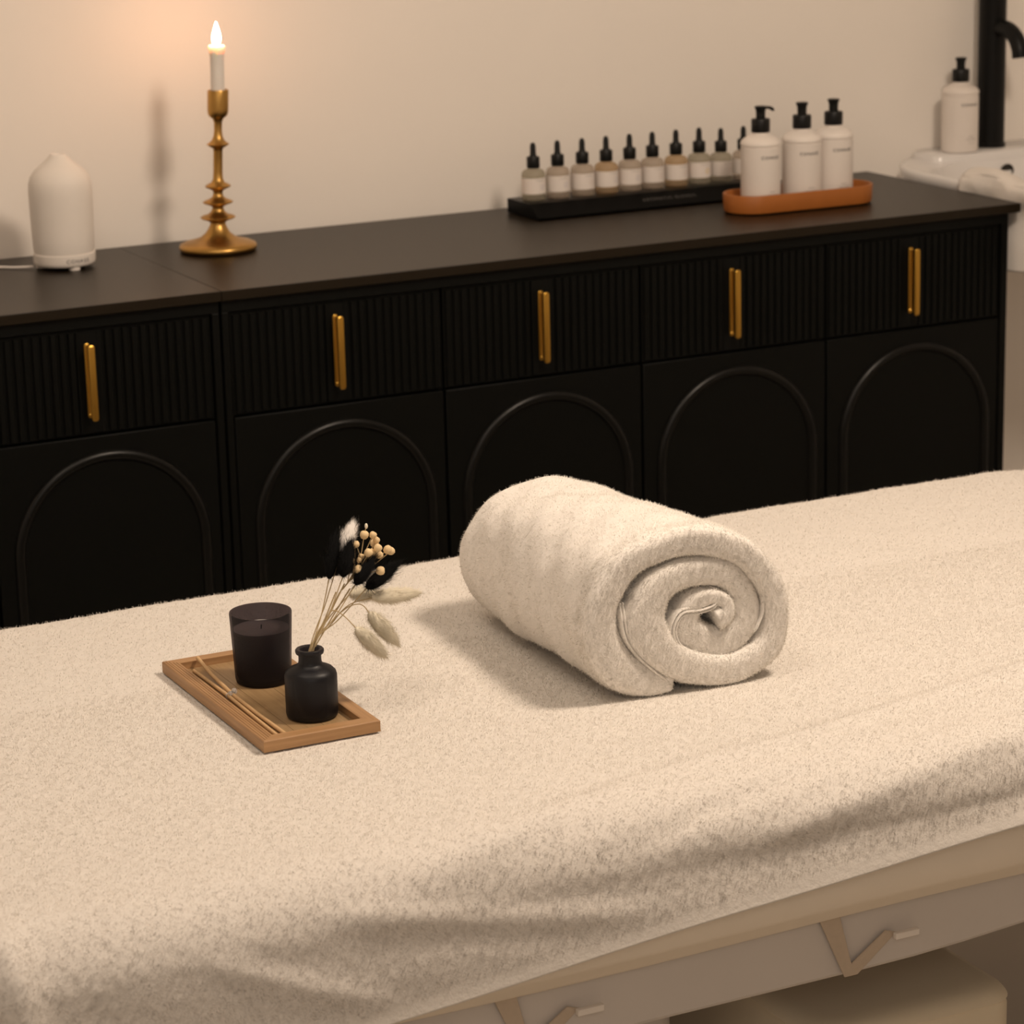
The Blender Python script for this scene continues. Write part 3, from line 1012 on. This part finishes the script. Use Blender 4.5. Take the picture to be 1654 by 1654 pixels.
# ------------------------------------------------------------------ big towel over the table
hx = np.array([-1.4, -1.0, -0.70, -0.545, -0.20, 0.143, 0.45, 0.8, 1.3])
hz = np.array([0.418, 0.446, 0.4690, 0.4815, 0.5110, 0.5350, 0.552, 0.565, 0.575])
NX, NS = 620, 330
X = np.linspace(-1.27, 1.22, NX)
hem = np.interp(X, hx, hz)
k_ = np.ones(31) / 31
hem = np.convolve(np.pad(hem, 15, 'edge'), k_, 'valid')
hem = hem + 0.0006 * np.sin(X * 17)
G = np.zeros((NX, NS, 3))
rb, rf = 0.022, 0.060
yb_, yf_ = -0.889, -1.772
for i, x in enumerate(X):
    P = []
    # back hang, upwards
    for t in np.linspace(0, 1, 8):
        P.append((yb_, 0.50 + t * (ZB - rb - 0.50)))
    for t in np.linspace(0, 1, 7)[1:]:
        a = t * PI / 2
        P.append((yb_ - rb + rb * math.cos(a), ZB - rb + rb * math.sin(a)))
    for t in np.linspace(0, 1, 40)[1:]:
        P.append((yb_ - rb + t * ((yf_ + rf) - (yb_ - rb)), ZB))
    for t in np.linspace(0, 1, 16)[1:]:
        a = PI / 2 * (1 + t)
        P.append((yf_ + rf + rf * math.cos(a), ZB - rf + rf * math.sin(a)))
    z0 = ZB - rf
    h_ = hem[i]
    if h_ < z0:
        for t in np.linspace(0, 1, 12)[1:]:
            P.append((yf_ - 0.010 * t, z0 + t * (h_ - z0)))
        yl = yf_ - 0.010
    else:
        P = P[:-1]
        yl = yf_
        P.append((yf_, h_))
    # hem turned round, thin edge
    for a in (200, 235, 270, 305, 340):
        P.append((yl + 0.0025 + 0.0032 * math.cos(math.radians(a)), h_ - 0.001 + 0.0030 * math.sin(math.radians(a))))
    P.append((yl + 0.0055, h_ + 0.012))
    P = np.array(P)
    d = np.r_[0, np.cumsum(np.linalg.norm(np.diff(P, axis=0), axis=1))]
    # keep hem samples dense
    s_main = np.linspace(0, d[-7], NS - 24)
    s_hem = np.linspace(d[-7], d[-1], 25)[1:]
    s_ = np.r_[s_main, s_hem]
    G[i, :, 0] = x
    G[i, :, 1] = np.interp(s_, d, P[:, 0])
    G[i, :, 2] = np.interp(s_, d, P[:, 1])
# soft relief: wrinkles on the drape, ripples on the top, moved along the normal
du = np.gradient(G, axis=0)
dv = np.gradient(G, axis=1)
NRM = np.cross(dv, du)
NRM /= np.linalg.norm(NRM, axis=2)[:, :, None] + 1e-12
if NRM[NX // 2, NS // 3, 2] < 0:
    NRM = -NRM
XX = G[:, :, 0]
S = np.cumsum(np.r_[[0], np.linalg.norm(np.diff(G[NX // 2], axis=0), axis=1)])[None, :] * np.ones((NX, 1))
YY = G[:, :, 1]
ZZ = G[:, :, 2]


def ridge(x, s, x0, s0, dx, ds, w, amp):
    """soft crease through (x0,s0) running in direction (dx,ds)"""
    L = math.hypot(dx, ds)
    ux, us = dx / L, ds / L
    a = (x - x0) * ux + (s - s0) * us
    b_ = -(x - x0) * us + (s - s0) * ux
    return amp * np.exp(-(b_ / w) ** 2) * smoothstep(-L, -L * .5, a) * (1 - smoothstep(L * .5, L, a))


sF = S[0][np.argmin(np.abs(YY[NX // 2] - (-1.715)) + (ZZ[NX // 2] < 0.6))]   # arc length where the front edge starts to round
R_ = np.zeros_like(XX)
rg = np.random.default_rng(5)


def vnoise(fx, fs, ph):
    return np.sin(XX * fx + ph + 1.3 * np.sin(S * fs * .8 + ph * 2)) * np.sin(S * fs + 1.7 * ph + 1.2 * np.sin(XX * fx * .7 + ph))


drape = smoothstep(sF - 0.03, sF + 0.05, S)
R_ += drape * (0.0021 * vnoise(9, 26, .3) + 0.0009 * vnoise(21, 48, 1.1))
R_ += (1 - drape) * (0.0010 * vnoise(7, 9, 2.0) + 0.0006 * vnoise(31, 28, .7))
R_ += ridge(XX, S, 0.10, sF - 0.075, 0.30, -0.05, 0.012, 0.0045)
R_ += ridge(XX, S, -0.30, sF - 0.02, 0.28, -0.05, 0.018, 0.0045)
R_ += ridge(XX, S, -0.42, sF + 0.070, 0.20, 0.055, 0.012, 0.0050)
R_ += ridge(XX, S, -0.60, sF + 0.085, 0.12, 0.06, 0.010, 0.0040)
R_ += ridge(XX, S, 0.02, sF + 0.055, 0.22, -0.02, 0.013, 0.0040)
R_ += ridge(XX, S, -0.10, sF + 0.02, 0.25, -0.03, 0.012, -0.0030)
R_ += ridge(XX, S, -0.86, sF + 0.10, 0.015, 0.20, 0.018, 0.0120)
R_ += 0.00045 * vnoise(260, 240, .2) + 0.0003 * vnoise(520, 460, 1.4)
calm = np.exp(-(((XX + 0.455) / 0.12) ** 4 + ((YY + 1.30) / 0.2) ** 4)) * (ZZ > 0.6)
calm2 = np.exp(-(((XX + 0.06) / 0.15) ** 4 + ((YY + 1.31) / 0.25) ** 4)) * (ZZ > 0.6)
R_ *= 1 - np.clip(calm + calm2, 0, 1) * 0.8
R_ = np.maximum(R_, -0.003)
hemmask = np.zeros(NS)
hemmask[:NS - 24] = 1
hf = 1 - smoothstep(S[0][NS - 25] - 0.045, S[0][NS - 25] - 0.004, S)
G += NRM * (R_ * hemmask[None, :] * (0.05 + 0.95 * hf))[:, :, None]
G[:, :, 2] -= 0.010 * smoothstep(0.72, 0.86, XX) * (ZZ > 0.45)
ii = np.arange(NX * NS).reshape(NX, NS)
F4 = np.stack([ii[:-1, :-1], ii[:-1, 1:], ii[1:, 1:], ii[1:, :-1]], -1).reshape(-1, 4)
tw = flat_mesh('bath_towel', G.reshape(-1, 3), F4, M_towel)
if tw.data.vertices[(NX // 2) * NS + NS // 3].normal.z < 0:
    bpy.data.objects.remove(tw)
    tw = flat_mesh('bath_towel', G.reshape(-1, 3), F4[:, ::-1], M_towel)
tag(tw, 'large fluffy white towel spread over the treatment table', 'towel')


def keep_top(c):
    k = ((c[:, 0] > -1.05) & (c[:, 0] < 1.0)).astype(float)
    hz_ = np.interp(c[:, 0], hx, hz)
    k *= 1 - ((c[:, 1] < -1.74) & (c[:, 2] < hz_ + 0.012))
    k *= 1 - ((c[:, 1] > -0.888) & (c[:, 2] < 0.56))
    k *= 1 - ((c[:, 0] > -0.517) & (c[:, 0] < -0.395) & (c[:, 1] > -1.447) & (c[:, 1] < -1.15))
    # nearer cloth needs finer pile
    return k * (1.0 + 1.3 * (c[:, 1] < -1.2))


add_fibres(tw, 560000, 0.0034, 0.00070, lean=2.2, seed=3, keep=keep_top, lean_dir=(0.35, -0.25, 0), nblend=0.80, pile=M_pile)

# ------------------------------------------------------------------ rolled towel
YN = -1.491
CL = [(-0.0830, 0.6315, 0.0150), (-0.1121, 0.6380, 0.0300), (-0.1441, 0.6575, 0.0394), (-0.1600, 0.6884, 0.0369), (-0.1600, 0.7244, 0.0320), (-0.1410, 0.7560, 0.0305), (-0.1120, 0.7718, 0.0292), (-0.0779, 0.7790, 0.0275), (-0.0381, 0.7750, 0.0275), (0.0040, 0.7560, 0.0275),
      (0.0319, 0.7220, 0.0280), (0.0386, 0.6830, 0.0280), (0.0260, 0.6490, 0.0292), (-0.0095, 0.6365, 0.0290), (-0.0500, 0.6420, 0.0305), (-0.0870, 0.6600, 0.0330), (-0.1130, 0.6960, 0.0400), (-0.1030, 0.7300, 0.0350), (-0.0783, 0.7440, 0.0290), (-0.0478, 0.7450, 0.0260),
      (-0.0163, 0.7370, 0.0260), (0.0030, 0.7150, 0.0260), (0.0060, 0.6844, 0.0280), (-0.0130, 0.6655, 0.0280), (-0.0425, 0.6680, 0.0270), (-0.0640, 0.6888, 0.0254), (-0.0568, 0.7100, 0.0190), (-0.0370, 0.7160, 0.0130), (-0.0200, 0.7080, 0.0120), (-0.0200, 0.6960, 0.0170), (-0.0310, 0.6910, 0.0170)]
cl = catmull(CL, 8)
nC = len(cl)
LROLL = 0.345
re = 0.012
stations = []          # (distance from the near end, layer thickness factor)
for c in np.linspace(0, 1, 10):
    a = c * PI / 2
    stations.append((re * (1 - math.cos(a)), 0.22 + 0.78 * math.sin(a) ** 0.8))
for y in np.linspace(re, LROLL - re, 80)[1:-1]:
    stations.append((float(y), 1.0))
for c in np.linspace(1, 0, 10):
    a = c * PI / 2
    stations.append((LROLL - re * (1 - math.cos(a)), 0.22 + 0.78 * math.sin(a) ** 0.8))
thk = np.interp(np.arange(nC), [0, nC * .45, nC * .7, nC], [1.10, 1.14, 1.26, 1.55])
tang = np.gradient(cl[:, :2], axis=0)
tang /= np.linalg.norm(tang, axis=1)[:, None]
nrm2 = np.stack([-tang[:, 1], tang[:, 0]], 1)
cen = np.array([-0.062, 0.702])
rings = []
for (yo, kf) in stations:
    t = yo / LROLL
    # the roll narrows a little and droops towards the far end
    th = cl[:, 2] * kf * 0.5 * thk
    ct = cl[:, :2].copy()
    # puffier lip close to the near end, slightly uneven layers
    off = 0.0015 * np.sin(np.arange(nC) * 0.21 + 7 * t)
    up = ct + nrm2 * (th + off * (1 if kf >= 0.98 else .5))[:, None]
    lo = ct - nrm2 * (th)[:, None]
    sec = np.vstack([up, lo[::-1]])
    k = 1.0 - 0.135 * t ** 1.5
    sec = cen + (sec - cen) * k
    sec[:, 1] = np.maximum(sec[:, 1] - (1 - k) * 0.080, ZB + 0.0015)
    # layers telescoping gently: inner turns sit a touch deeper
    turn = np.linspace(0, 1, nC)
    dep = 0.004 * np.sin(turn * 9 + 1) * (1 - smoothstep(0.0, 0.25, np.array(t)))
    dep = np.r_[dep, dep[::-1]]
    y_ = YN + yo + dep
    lx = 0.003 * t
    rings.append(np.stack([sec[:, 0] + lx, y_, sec[:, 1]], 1))
Rg = np.array(rings)
nr, nc = Rg.shape[:2]
# lumps on the soft body
P = Rg
lump = 0.0022 * np.sin(P[:, :, 1] * 38 + P[:, :, 0] * 25) * np.sin(P[:, :, 2] * 46 + 1.1) + 0.0012 * np.sin(P[:, :, 1] * 95 + 2) * np.sin(P[:, :, 0] * 80 + P[:, :, 2] * 60)
vec = P - np.array([-0.062, 0, 0.702])
vec[:, :, 1] = 0
vl = np.linalg.norm(vec, axis=2)[:, :, None] + 1e-9
P += vec / vl * lump[:, :, None] * (vl > 0.07)
P[:, :, 2] = np.maximum(P[:, :, 2], ZB + 0.0012)
ii = np.arange(nr * nc).reshape(nr, nc)
jj = np.r_[np.arange(nc), 0]
F4 = []
for k in range(nc):
    k2 = (k + 1) % nc
    F4.append(np.stack([ii[:-1, k], ii[1:, k], ii[1:, k2], ii[:-1, k2]], -1))
F4 = np.concatenate(F4)
# end caps: quads bridging the two sides of the strip
cap = []
for k in range(nC - 1):
    cap.append((ii[0, k], ii[0, k + 1], ii[0, nc - 2 - k], ii[0, nc - 1 - k]))
    cap.append((ii[-1, k + 1], ii[-1, k], ii[-1, nc - 1 - k], ii[-1, nc - 2 - k]))
F4 = np.concatenate([F4, np.array(cap)])
PV = P.reshape(-1, 3)


def ply(path, off, th, depth):
    """thin folded hem showing between two turns of the roll"""
    global PV, F4
    c = catmull(path, 6)
    tg = np.gradient(c, axis=0)
    tg /= np.linalg.norm(tg, axis=1)[:, None] + 1e-9
    nn = np.stack([-tg[:, 1], tg[:, 0]], 1)
    c = c + nn * off
    n = len(c)
    R = []
    u_ = np.linspace(0, 1, n)
    tp = (smoothstep(0, 0.18, u_) * (1 - smoothstep(0.85, 1, u_)))[:, None] * 0.9 + 0.1
    for (y, k) in ((0.030, 1.0), (depth + 0.003, 1.0), (depth + 0.0008, 0.8), (depth, 0.3)):
        a_, b_ = c + nn * th * k / 2 * tp, c - nn * th * k / 2 * tp
        q = np.vstack([a_, b_[::-1]])
        R.append(np.stack([q[:, 0], YN + y + 0.006 * (1 - np.r_[tp[:, 0], tp[::-1, 0]]), q[:, 1]], 1))
    base = len(PV)
    PV = np.vstack([PV] + R)
    m = 2 * n
    ff = []
    for r in range(3):
        for k in range(m):
            k2 = (k + 1) % m
            ff.append((base + r * m + k, base + (r + 1) * m + k, base + (r + 1) * m + k2, base + r * m + k2))
    for k in range(n - 1):
        ff.append((base + 3 * m + k, base + 3 * m + m - 1 - k, base + 3 * m + m - 2 - k, base + 3 * m + k + 1))
    F4 = np.vstack([F4, np.array(ff)])


G1 = [(-0.1388, 0.7254), (-0.1398, 0.7079), (-0.1351, 0.6875), (-0.1197, 0.6653), (-0.0983, 0.6451), (-0.0782, 0.6297)]
G2 = [(-0.0422, 0.7273), (-0.032, 0.7204), (-0.0336, 0.7087), (-0.0504, 0.7048), (-0.0701, 0.7053), (-0.0796, 0.6963), (-0.082, 0.6834), (-0.0749, 0.6677), (-0.0582, 0.653), (-0.0384, 0.6443)]
G3 = [(0.0034, 0.7347), (0.0212, 0.7154), (0.0242, 0.6949), (0.0182, 0.6792), (0.0107, 0.667)]
for o_ in (-0.0018, 0.0018):
    ply(G1, o_, 0.0026, 0.001 + abs(o_))
for o_ in (-0.0036, -0.0005, 0.0026):
    ply(G2, o_, 0.0024, 0.0005 + abs(o_) * .5)
ply(G3, 0.0, 0.0030, 0.001)
ro = flat_mesh('rolled_towel', PV, F4, M_towelr)
tag(ro, 'thick white towel rolled up tightly, lying across the treatment table', 'towel')
_n = ro.data.polygons[len(ro.data.polygons) - 20].normal
# orientation check: top of the outer layer must look outward
iv = ii[nr // 2, 8 * 8]
nz_ = ro.data.vertices[int(iv)].normal
pv = Vector(P.reshape(-1, 3)[iv]) - Vector((-0.08, P.reshape(-1, 3)[iv][1], 0.70))
if nz_.dot(pv) < 0:
    sgn = 1
    if (Vector(P.reshape(-1, 3)[iv]) - Vector(P.reshape(-1, 3)[ii[nr // 2, nc - 1 - 64]])).dot(pv) > 0:
        ro.data.flip_normals()
else:
    if (Vector(P.reshape(-1, 3)[iv]) - Vector(P.reshape(-1, 3)[ii[nr // 2, nc - 1 - 64]])).dot(pv) < 0:
        ro.data.flip_normals()
add_fibres(ro, 230000, 0.0030, 0.00065, lean=2.2, seed=11, lean_dir=(0.1, -0.1, -0.5), nblend=0.85, pile=pile_mat('terry_loops_roll', (0.95, 0.92, 0.87)), keep=lambda c: 1.0 + 2.0 * (c[:, 1] < YN + 0.03))

# ------------------------------------------------------------------ bamboo tray on the table
TX0, TX1, TY0, TY1 = -0.516, -0.392, -1.444, -1.153
TZ = ZB + 0.0022
FW = 0.0150
wt = empty('wooden_tray', ((TX0 + TX1) / 2, (TY0 + TY1) / 2, TZ), 'shallow rectangular bamboo tray lying on the big towel', 'tray')
cx, cy = (TX0 + TX1) / 2, (TY0 + TY1) / 2
hx_, hy_ = (TX1 - TX0) / 2, (TY1 - TY0) / 2


def rail(p0, p1, q0, q1, ridges):
    """mitred rail between outer edge p0-p1 and inner edge q0-q1"""
    b = MB()
    p0, p1, q0, q1 = [Vector((*v, 0)) for v in (p0, p1, q0, q1)]
    prof = [(0, 0.0015), (0, 0.0108), (0.05, 0.0118), (0.1, 0.0120)]
    if ridges:
        for k in range(4):
            a = 0.2 + k * 0.2
            prof += [(a - 0.03, 0.0120), (a, 0.0113), (a + 0.03, 0.0120)]
    prof += [(0.94, 0.0120), (1.0, 0.0116), (1.0, 0.0022), (0.0, 0.0)]
    r0 = [tuple(p0.lerp(q0, t) + Vector((0, 0, z))) for t, z in prof]
    r1 = [tuple(p1.lerp(q1, t) + Vector((0, 0, z))) for t, z in prof]
    return b.loft([r0, r1])


ix, iy = hx_ - FW, hy_ - FW
rail((-hx_, -hy_), (-hx_, hy_), (-ix, -iy), (-ix, iy), True).build('frame_rail', M_wood, wt, smooth=False)
rail((hx_, hy_), (hx_, -hy_), (ix, iy), (ix, -iy), False).build('frame_rail', M_wood, wt, smooth=False)
rail((-hx_, hy_), (hx_, hy_), (-ix, iy), (ix, iy), False).build('frame_rail', M_woodx, wt, smooth=False)
rail((hx_, -hy_), (-hx_, -hy_), (ix, -iy), (-ix, -iy), False).build('frame_rail', M_woodx, wt, smooth=False)
pn = MB()
for k in range(3):
    a = -ix - 0.001 + k * (2 * ix + 0.002) / 3
    pn.box(a + 0.0002, a + (2 * ix + 0.002) / 3 - 0.0002, -iy - 0.001, iy + 0.001, 0.001, 0.0040)
pn.build('panel', M_woodp, wt, smooth=False)
FZ = TZ + 0.0042     # inner floor of the tray

# ------------------------------------------------------------------ glass candle
gc = empty('glass_candle', (-0.4375, -1.246, FZ), 'smoked glass tumbler candle standing in the bamboo tray', 'candle')
g = MB().lathe([(0, 0.0), (0.0260, 0.0), (0.0285, 0.0015), (0.0293, 0.005), (0.0326, 0.0745), (0.0323, 0.0755), (0.0310, 0.0755), (0.0304, 0.0740), (0.0275, 0.0080), (0.0260, 0.0055), (0, 0.0050)], 0, 0, 64)
g.build('tumbler', M_smoke, gc, angle=50)
MB().lathe([(0, 0.0056), (0.0252, 0.0060), (0.0271, 0.0090), (0.0294, 0.0575), (0.0286, 0.0567), (0, 0.0565)], 0, 0, 48).build('wax', M_wax, gc, angle=60)
MB().tube([(0, 0, 0.0560), (0.0004, 0, 0.0610)], 0.0007).build('wick', M_dark, gc)

# ------------------------------------------------------------------ bottle vase
vx, vy = -0.4368, -1.3765
va = empty('bottle_vase', (vx, vy, FZ), 'small smoked glass bottle vase in the bamboo tray holding dried stems', 'vase')
g = MB().lathe([(0, 0.0), (0.0235, 0.0), (0.0262, 0.0018), (0.0270, 0.0055), (0.0272, 0.0470), (0.0262, 0.0510), (0.0230, 0.0545), (0.0180, 0.0570), (0.0140, 0.0590), (0.0122, 0.0615), (0.0118, 0.0650), (0.0118, 0.0715),
                (0.0142, 0.0722), (0.0148, 0.0740), (0.0148, 0.0762), (0.0138, 0.0775), (0.0108, 0.0775), (0.0098, 0.0765), (0.0096, 0.0640), (0.0115, 0.0590), (0.0200, 0.0545), (0.0245, 0.0480), (0.0248, 0.0060), (0.0220, 0.0030), (0, 0.0030)], 0, 0, 64)
g.v = [(x * 0.975, y * 0.975, z * 0.915) for x, y, z in g.v]
g.build('glass_body', M_smokev, va, angle=50)
ZN = FZ + 0.0709       # top of the neck

# ------------------------------------------------------------------ dried stems


def fur(o, count, length, width, axis, seed, fwd=1.0, nbl=0.6):
    add_fibres(o, count, length, width, lean=1.0, seed=seed, lean_dir=tuple(Vector(axis) * fwd * 3.0), nblend=nbl, jitter=0.35)


def bunny(head0, head1, rad, m, label, group, seed, mid=None, wl=0.006, stem_end=None, n=2600):
    h0, h1 = Vector(head0), Vector(head1)
    root = empty('bunny_tail_stem', (vx, vy, FZ + 0.006), label, 'dried flower', group)
    base = Vector((vx, vy, FZ + 0.006))
    # stem from the vase floor through the neck to the head
    k = rnd.uniform(-1, 1)
    neck = Vector((vx + 0.0030 + 0.003 * k, vy + 0.003 * rnd.uniform(-1, 1), ZN))
    pts = [Vector((vx - 0.012 + 0.004 * k, vy + 0.004 * k, FZ + 0.006)), neck]
    if mid:
        pts += [Vector(p) for p in mid]
    else:
        pts += [neck.lerp(h0, .5) + Vector((0.001, 0, -0.001))]
    pts += [h0]
    cp = catmull([tuple(p - base) for p in pts], 8)
    MB().tube([tuple(p) for p in cp], 0.00055, 6).build('stem', M_stem, root)
    ax = h1 - h0
    L = ax.length
    ax.normalize()
    prof = [(0, 0), (0.35, 0.03), (0.72, 0.12), (0.95, 0.28), (1.0, 0.42), (0.92, 0.60), (0.72, 0.78), (0.42, 0.92), (0.15, 0.99), (0, 1.0)]
    q = ax.to_track_quat('Z', 'Y')
    hb = MB().lathe([(r * rad, t * L) for r, t in prof], 0, 0, 16)
    hb.v = [tuple(q @ Vector(v) + h0 - base) for v in hb.v]
    ho = hb.build('seed_head', m, root, angle=180)
    fur(ho, 260 if m is M_bunb else 120, 0.013 if m is M_bunb else 0.009, 0.00022, ax, seed + 50)
    fur(ho, n, wl, 0.00035, ax, seed)
    return root


gb, gw = 'black bunny tail stems in the vase', 'cream bunny tail stems in the vase'
bunny((-0.4086, -1.3665, 0.7623), (-0.3968, -1.3625, 0.8072), 0.0062, M_bunb, 'leftmost black bunny tail in the vase, standing almost upright', gb, 21)
bunny((-0.3979, -1.3765, 0.7651), (-0.3862, -1.3745, 0.8005), 0.0068, M_bunb, 'black bunny tail just in front of the upright white one', gb, 22)
bunny((-0.3857, -1.3785, 0.7560), (-0.3651, -1.3785, 0.7793), 0.0062, M_bunb, 'short black bunny tail below the middle of the yellow buds', gb, 23)
bunny((-0.3678, -1.3645, 0.7458), (-0.3295, -1.3585, 0.7649), 0.0072, M_bunb, 'rightmost black bunny tail, leaning over the edge of the table', gb, 24)
bunny((-0.3929, -1.3585, 0.7812), (-0.3742, -1.3545, 0.8130), 0.0070, mat('white_bunny_tail', (0.86, 0.82, 0.78), 0.9, spec=0.1), 'white bunny tail pointing up between two black ones', gw, 25)
bunny((-0.3561, -1.3505, 0.7306), (-0.2955, -1.3355, 0.7225), 0.0072, M_bun, 'cream bunny tail sticking out level to the right', gw, 26, mid=[(-0.4100, -1.3655, 0.7130), (-0.3850, -1.3575, 0.7290)])
bunny((-0.3687, -1.3705, 0.7227), (-0.3417, -1.3805, 0.6863), 0.0078, M_bun, 'cream bunny tail hanging down, the right one of the drooping pair', gw, 27, mid=[(-0.4080, -1.3705, 0.7200), (-0.3921, -1.3705, 0.7310), (-0.3798, -1.3705, 0.7329), (-0.3732, -1.3705, 0.7293)])
bunny((-0.3886, -1.3825, 0.7128), (-0.3602, -1.3905, 0.6790), 0.0072, M_bun, 'cream bunny tail hanging lowest, nearest the neck of the vase', gw, 28, mid=[(-0.4180, -1.3745, 0.7230), (-0.4095, -1.3765, 0.7325), (-0.3992, -1.3785, 0.7258)])
bunny((-0.3760, -1.3405, 0.7352), (-0.3371, -1.3305, 0.7261), 0.0060, M_bun, 'cream bunny tail half hidden beneath the rightmost black one', gw, 29, mid=[(-0.4080, -1.3605, 0.7200)])

# sprig of small round dried buds
sp_ = empty('dried_bud_sprig', (vx, vy, FZ + 0.006), 'sprig of small round yellow buds in the middle of the vase', 'dried flower')
base = Vector((vx, vy, FZ + 0.006))
fork = Vector((-0.3990, -1.3705, 0.7480))
stm = MB()
tr0 = catmull([tuple(Vector((vx - 0.010, vy, FZ + 0.006)) - base), tuple(Vector((vx + 0.004, vy, ZN)) - base), tuple(Vector((-0.4150, -1.3705, 0.7220)) - base), tuple(fork - base)], 6)
stm.tube([tuple(p) for p in tr0], 0.0010, 7)
for q_ in range(3):
    e = [(-0.4040, -1.3725, 0.7500), (-0.3930, -1.3690, 0.7560), (-0.3860, -1.3660, 0.7490)][q_]
    stm.tube([tuple(Vector((vx + 0.003 + 0.002 * q_, vy + 0.002, ZN)) - base), tuple(Vector(e).lerp(Vector((vx + 0.004, vy, ZN)), .5) - base), tuple(Vector(e) - base)], 0.0007, 6)
buds = [(-0.3701, -1.3705, 0.8033, 1.25), (-0.3772, -1.3625, 0.7927, .7), (-0.3826, -1.3785, 0.7974, 1.0), (-0.3607, -1.3705, 0.8019, 1.05), (-0.3562, -1.3625, 0.7909, 1.2), (-0.3595, -1.3785, 0.7900, 1.2), (-0.3548, -1.3705, 0.7804, 1.1),
        (-0.3535, -1.3625, 0.7835, .9), (-0.3700, -1.3785, 0.7867, 1.2), (-0.3454, -1.3705, 0.7845, 1.25), (-0.3420, -1.3705, 0.7825, 1.15), (-0.3809, -1.3765, 0.7705, 1.3), (-0.3579, -1.3785, 0.7665, 1.3), (-0.3744, -1.3705, 0.7814, .9), (-0.3618, -1.3660, 0.7724, 1.0),
        (-0.3783, -1.3745, 0.7795, .8), (-0.3838, -1.3705, 0.7935, .8), (-0.3640, -1.3740, 0.7850, 1.1), (-0.3860, -1.3745, 0.7810, .7), (-0.3565, -1.3685, 0.7955, 1.0)]
bm_ = MB()
small = [(-0.3675, -1.3705, 0.8125)]
for i, (x, y, z, k) in enumerate(buds):
    p = Vector((x, y, z))
    j = fork.lerp(Vector((-0.3735, -1.3705, 0.7730)), rnd.uniform(.3, 1))
    stm.tube([tuple(fork.lerp(j, .3) - base), tuple(j - base), tuple(p.lerp(j, .4) + Vector((0.001, 0, -0.001)) - base), tuple(p - base)], [0.0007, 0.0006, 0.0005, 0.0005], 6)
    d = (p - j).normalized()
    q = d.to_track_quat('Z', 'Y')
    b = MB().lathe([(0, -0.0028), (0.0016, -0.0024), (0.0027, -0.0010), (0.0030, 0.0006), (0.0026, 0.0022), (0.0014, 0.0030), (0.0004, 0.0026), (0, 0.0024)], 0, 0, 12)
    b.v = [tuple(q @ (Vector(v) * k * 1.2) + p - base) for v in b.v]
    bo = b.build('bud', M_berry, sp_, angle=180)
for (x, y, z) in small:
    p = Vector((x, y, z))
    stm.tube([tuple(Vector((-0.3701, -1.3705, 0.8033)) - base), tuple(p - base)], 0.0004, 6)
    MB().sphere(tuple(p - base), 0.0016, sz=1.8).build('bud', M_bun, sp_, angle=180)
stm.build('stem', M_stem, sp_)

# ------------------------------------------------------------------ reed sticks and bead in the tray
r1 = MB().tube([(-0.4820, -1.1700, TZ + 0.0150), (-0.4850, -1.2200, TZ + 0.0110), (-0.4870, -1.2840, TZ + 0.0085), (-0.4858, -1.3500, TZ + 0.0070), (-0.4840, -1.4230, TZ + 0.0066)], 0.0021, 10)
tag(r1.build('reed_stick', M_reed), 'right one of two rattan sticks in the tray, its far end on the rim', 'reed stick', 'rattan sticks in the wooden tray')
r2 = MB().tube([(-0.4915, -1.1830, TZ + 0.0060), (-0.4910, -1.2300, TZ + 0.0064), (-0.4912, -1.2860, TZ + 0.0072), (-0.4918, -1.3500, TZ + 0.0064), (-0.4925, -1.4220, TZ + 0.0064)], 0.0020, 10)
tag(r2.build('reed_stick', M_reed), 'left one of two thin rattan sticks in the wooden tray, lying along the frame', 'reed stick', 'rattan sticks in the wooden tray')
bd = MB()
bd.sphere((-0.4850, -1.2850, TZ + 0.0120), 0.0032, 14, 10)
bd.sphere((-0.4900, -1.2870, TZ + 0.0108), 0.0024, 12, 8)
ring = [( -0.4890 + 0.0052 * math.cos(a), -1.2850, TZ + 0.0080 + 0.0034 * math.sin(a)) for a in [2 * PI * k / 20 for k in range(21)]]
bd.tube(ring, 0.0006, 6)
tag(bd.build('glass_bead', M_bead, angle=180), 'tiny clear bead tying the two rattan sticks together', 'bead')

# ------------------------------------------------------------------ beige stool under the table
stl = empty('stool', (0.06, -1.45, 0), 'beige leatherette stool standing under the right part of the table', 'stool')
inv = Matrix.Translation((-0.06, 1.45, 0))
sx0, sx1, sy0, sy1, st = -0.020, 0.224, -1.672, -1.30, 0.300
rings = []
for (d_, z_) in ((0.020, 0.150), (0.006, 0.156), (0.0, 0.170), (0.0, 0.278), (0.0015, 0.2835), (-0.0005, 0.2865), (0.0012, 0.2900), (0.006, 0.2960), (0.016, 0.2995), (0.030, st)):
    rings.append([(x, y, z_) for x, y in rrect(sx0 + d_, sx1 - d_, sy0 + d_, sy1 - d_, 0.032 - min(d_, .02) * .5, 8)])
MB().loft(rings).build('seat_cushion', M_stool, stl, angle=50).matrix_parent_inverse = inv
MB().lathe([(0, 0.02), (0.03, 0.02), (0.024, 0.05), (0.022, 0.152), (0, 0.152)], 0.09, -1.49, 24).build('column', M_chrome, stl).matrix_parent_inverse = inv
for k in range(5):
    a = 2 * PI * k / 5 + .3
    MB().tube([(0.09, -1.49, 0.045), (0.09 + 0.13 * math.cos(a), -1.49 + 0.13 * math.sin(a), 0.016)], [0.012, 0.009], 10).build('leg', M_chrome, stl).matrix_parent_inverse = inv
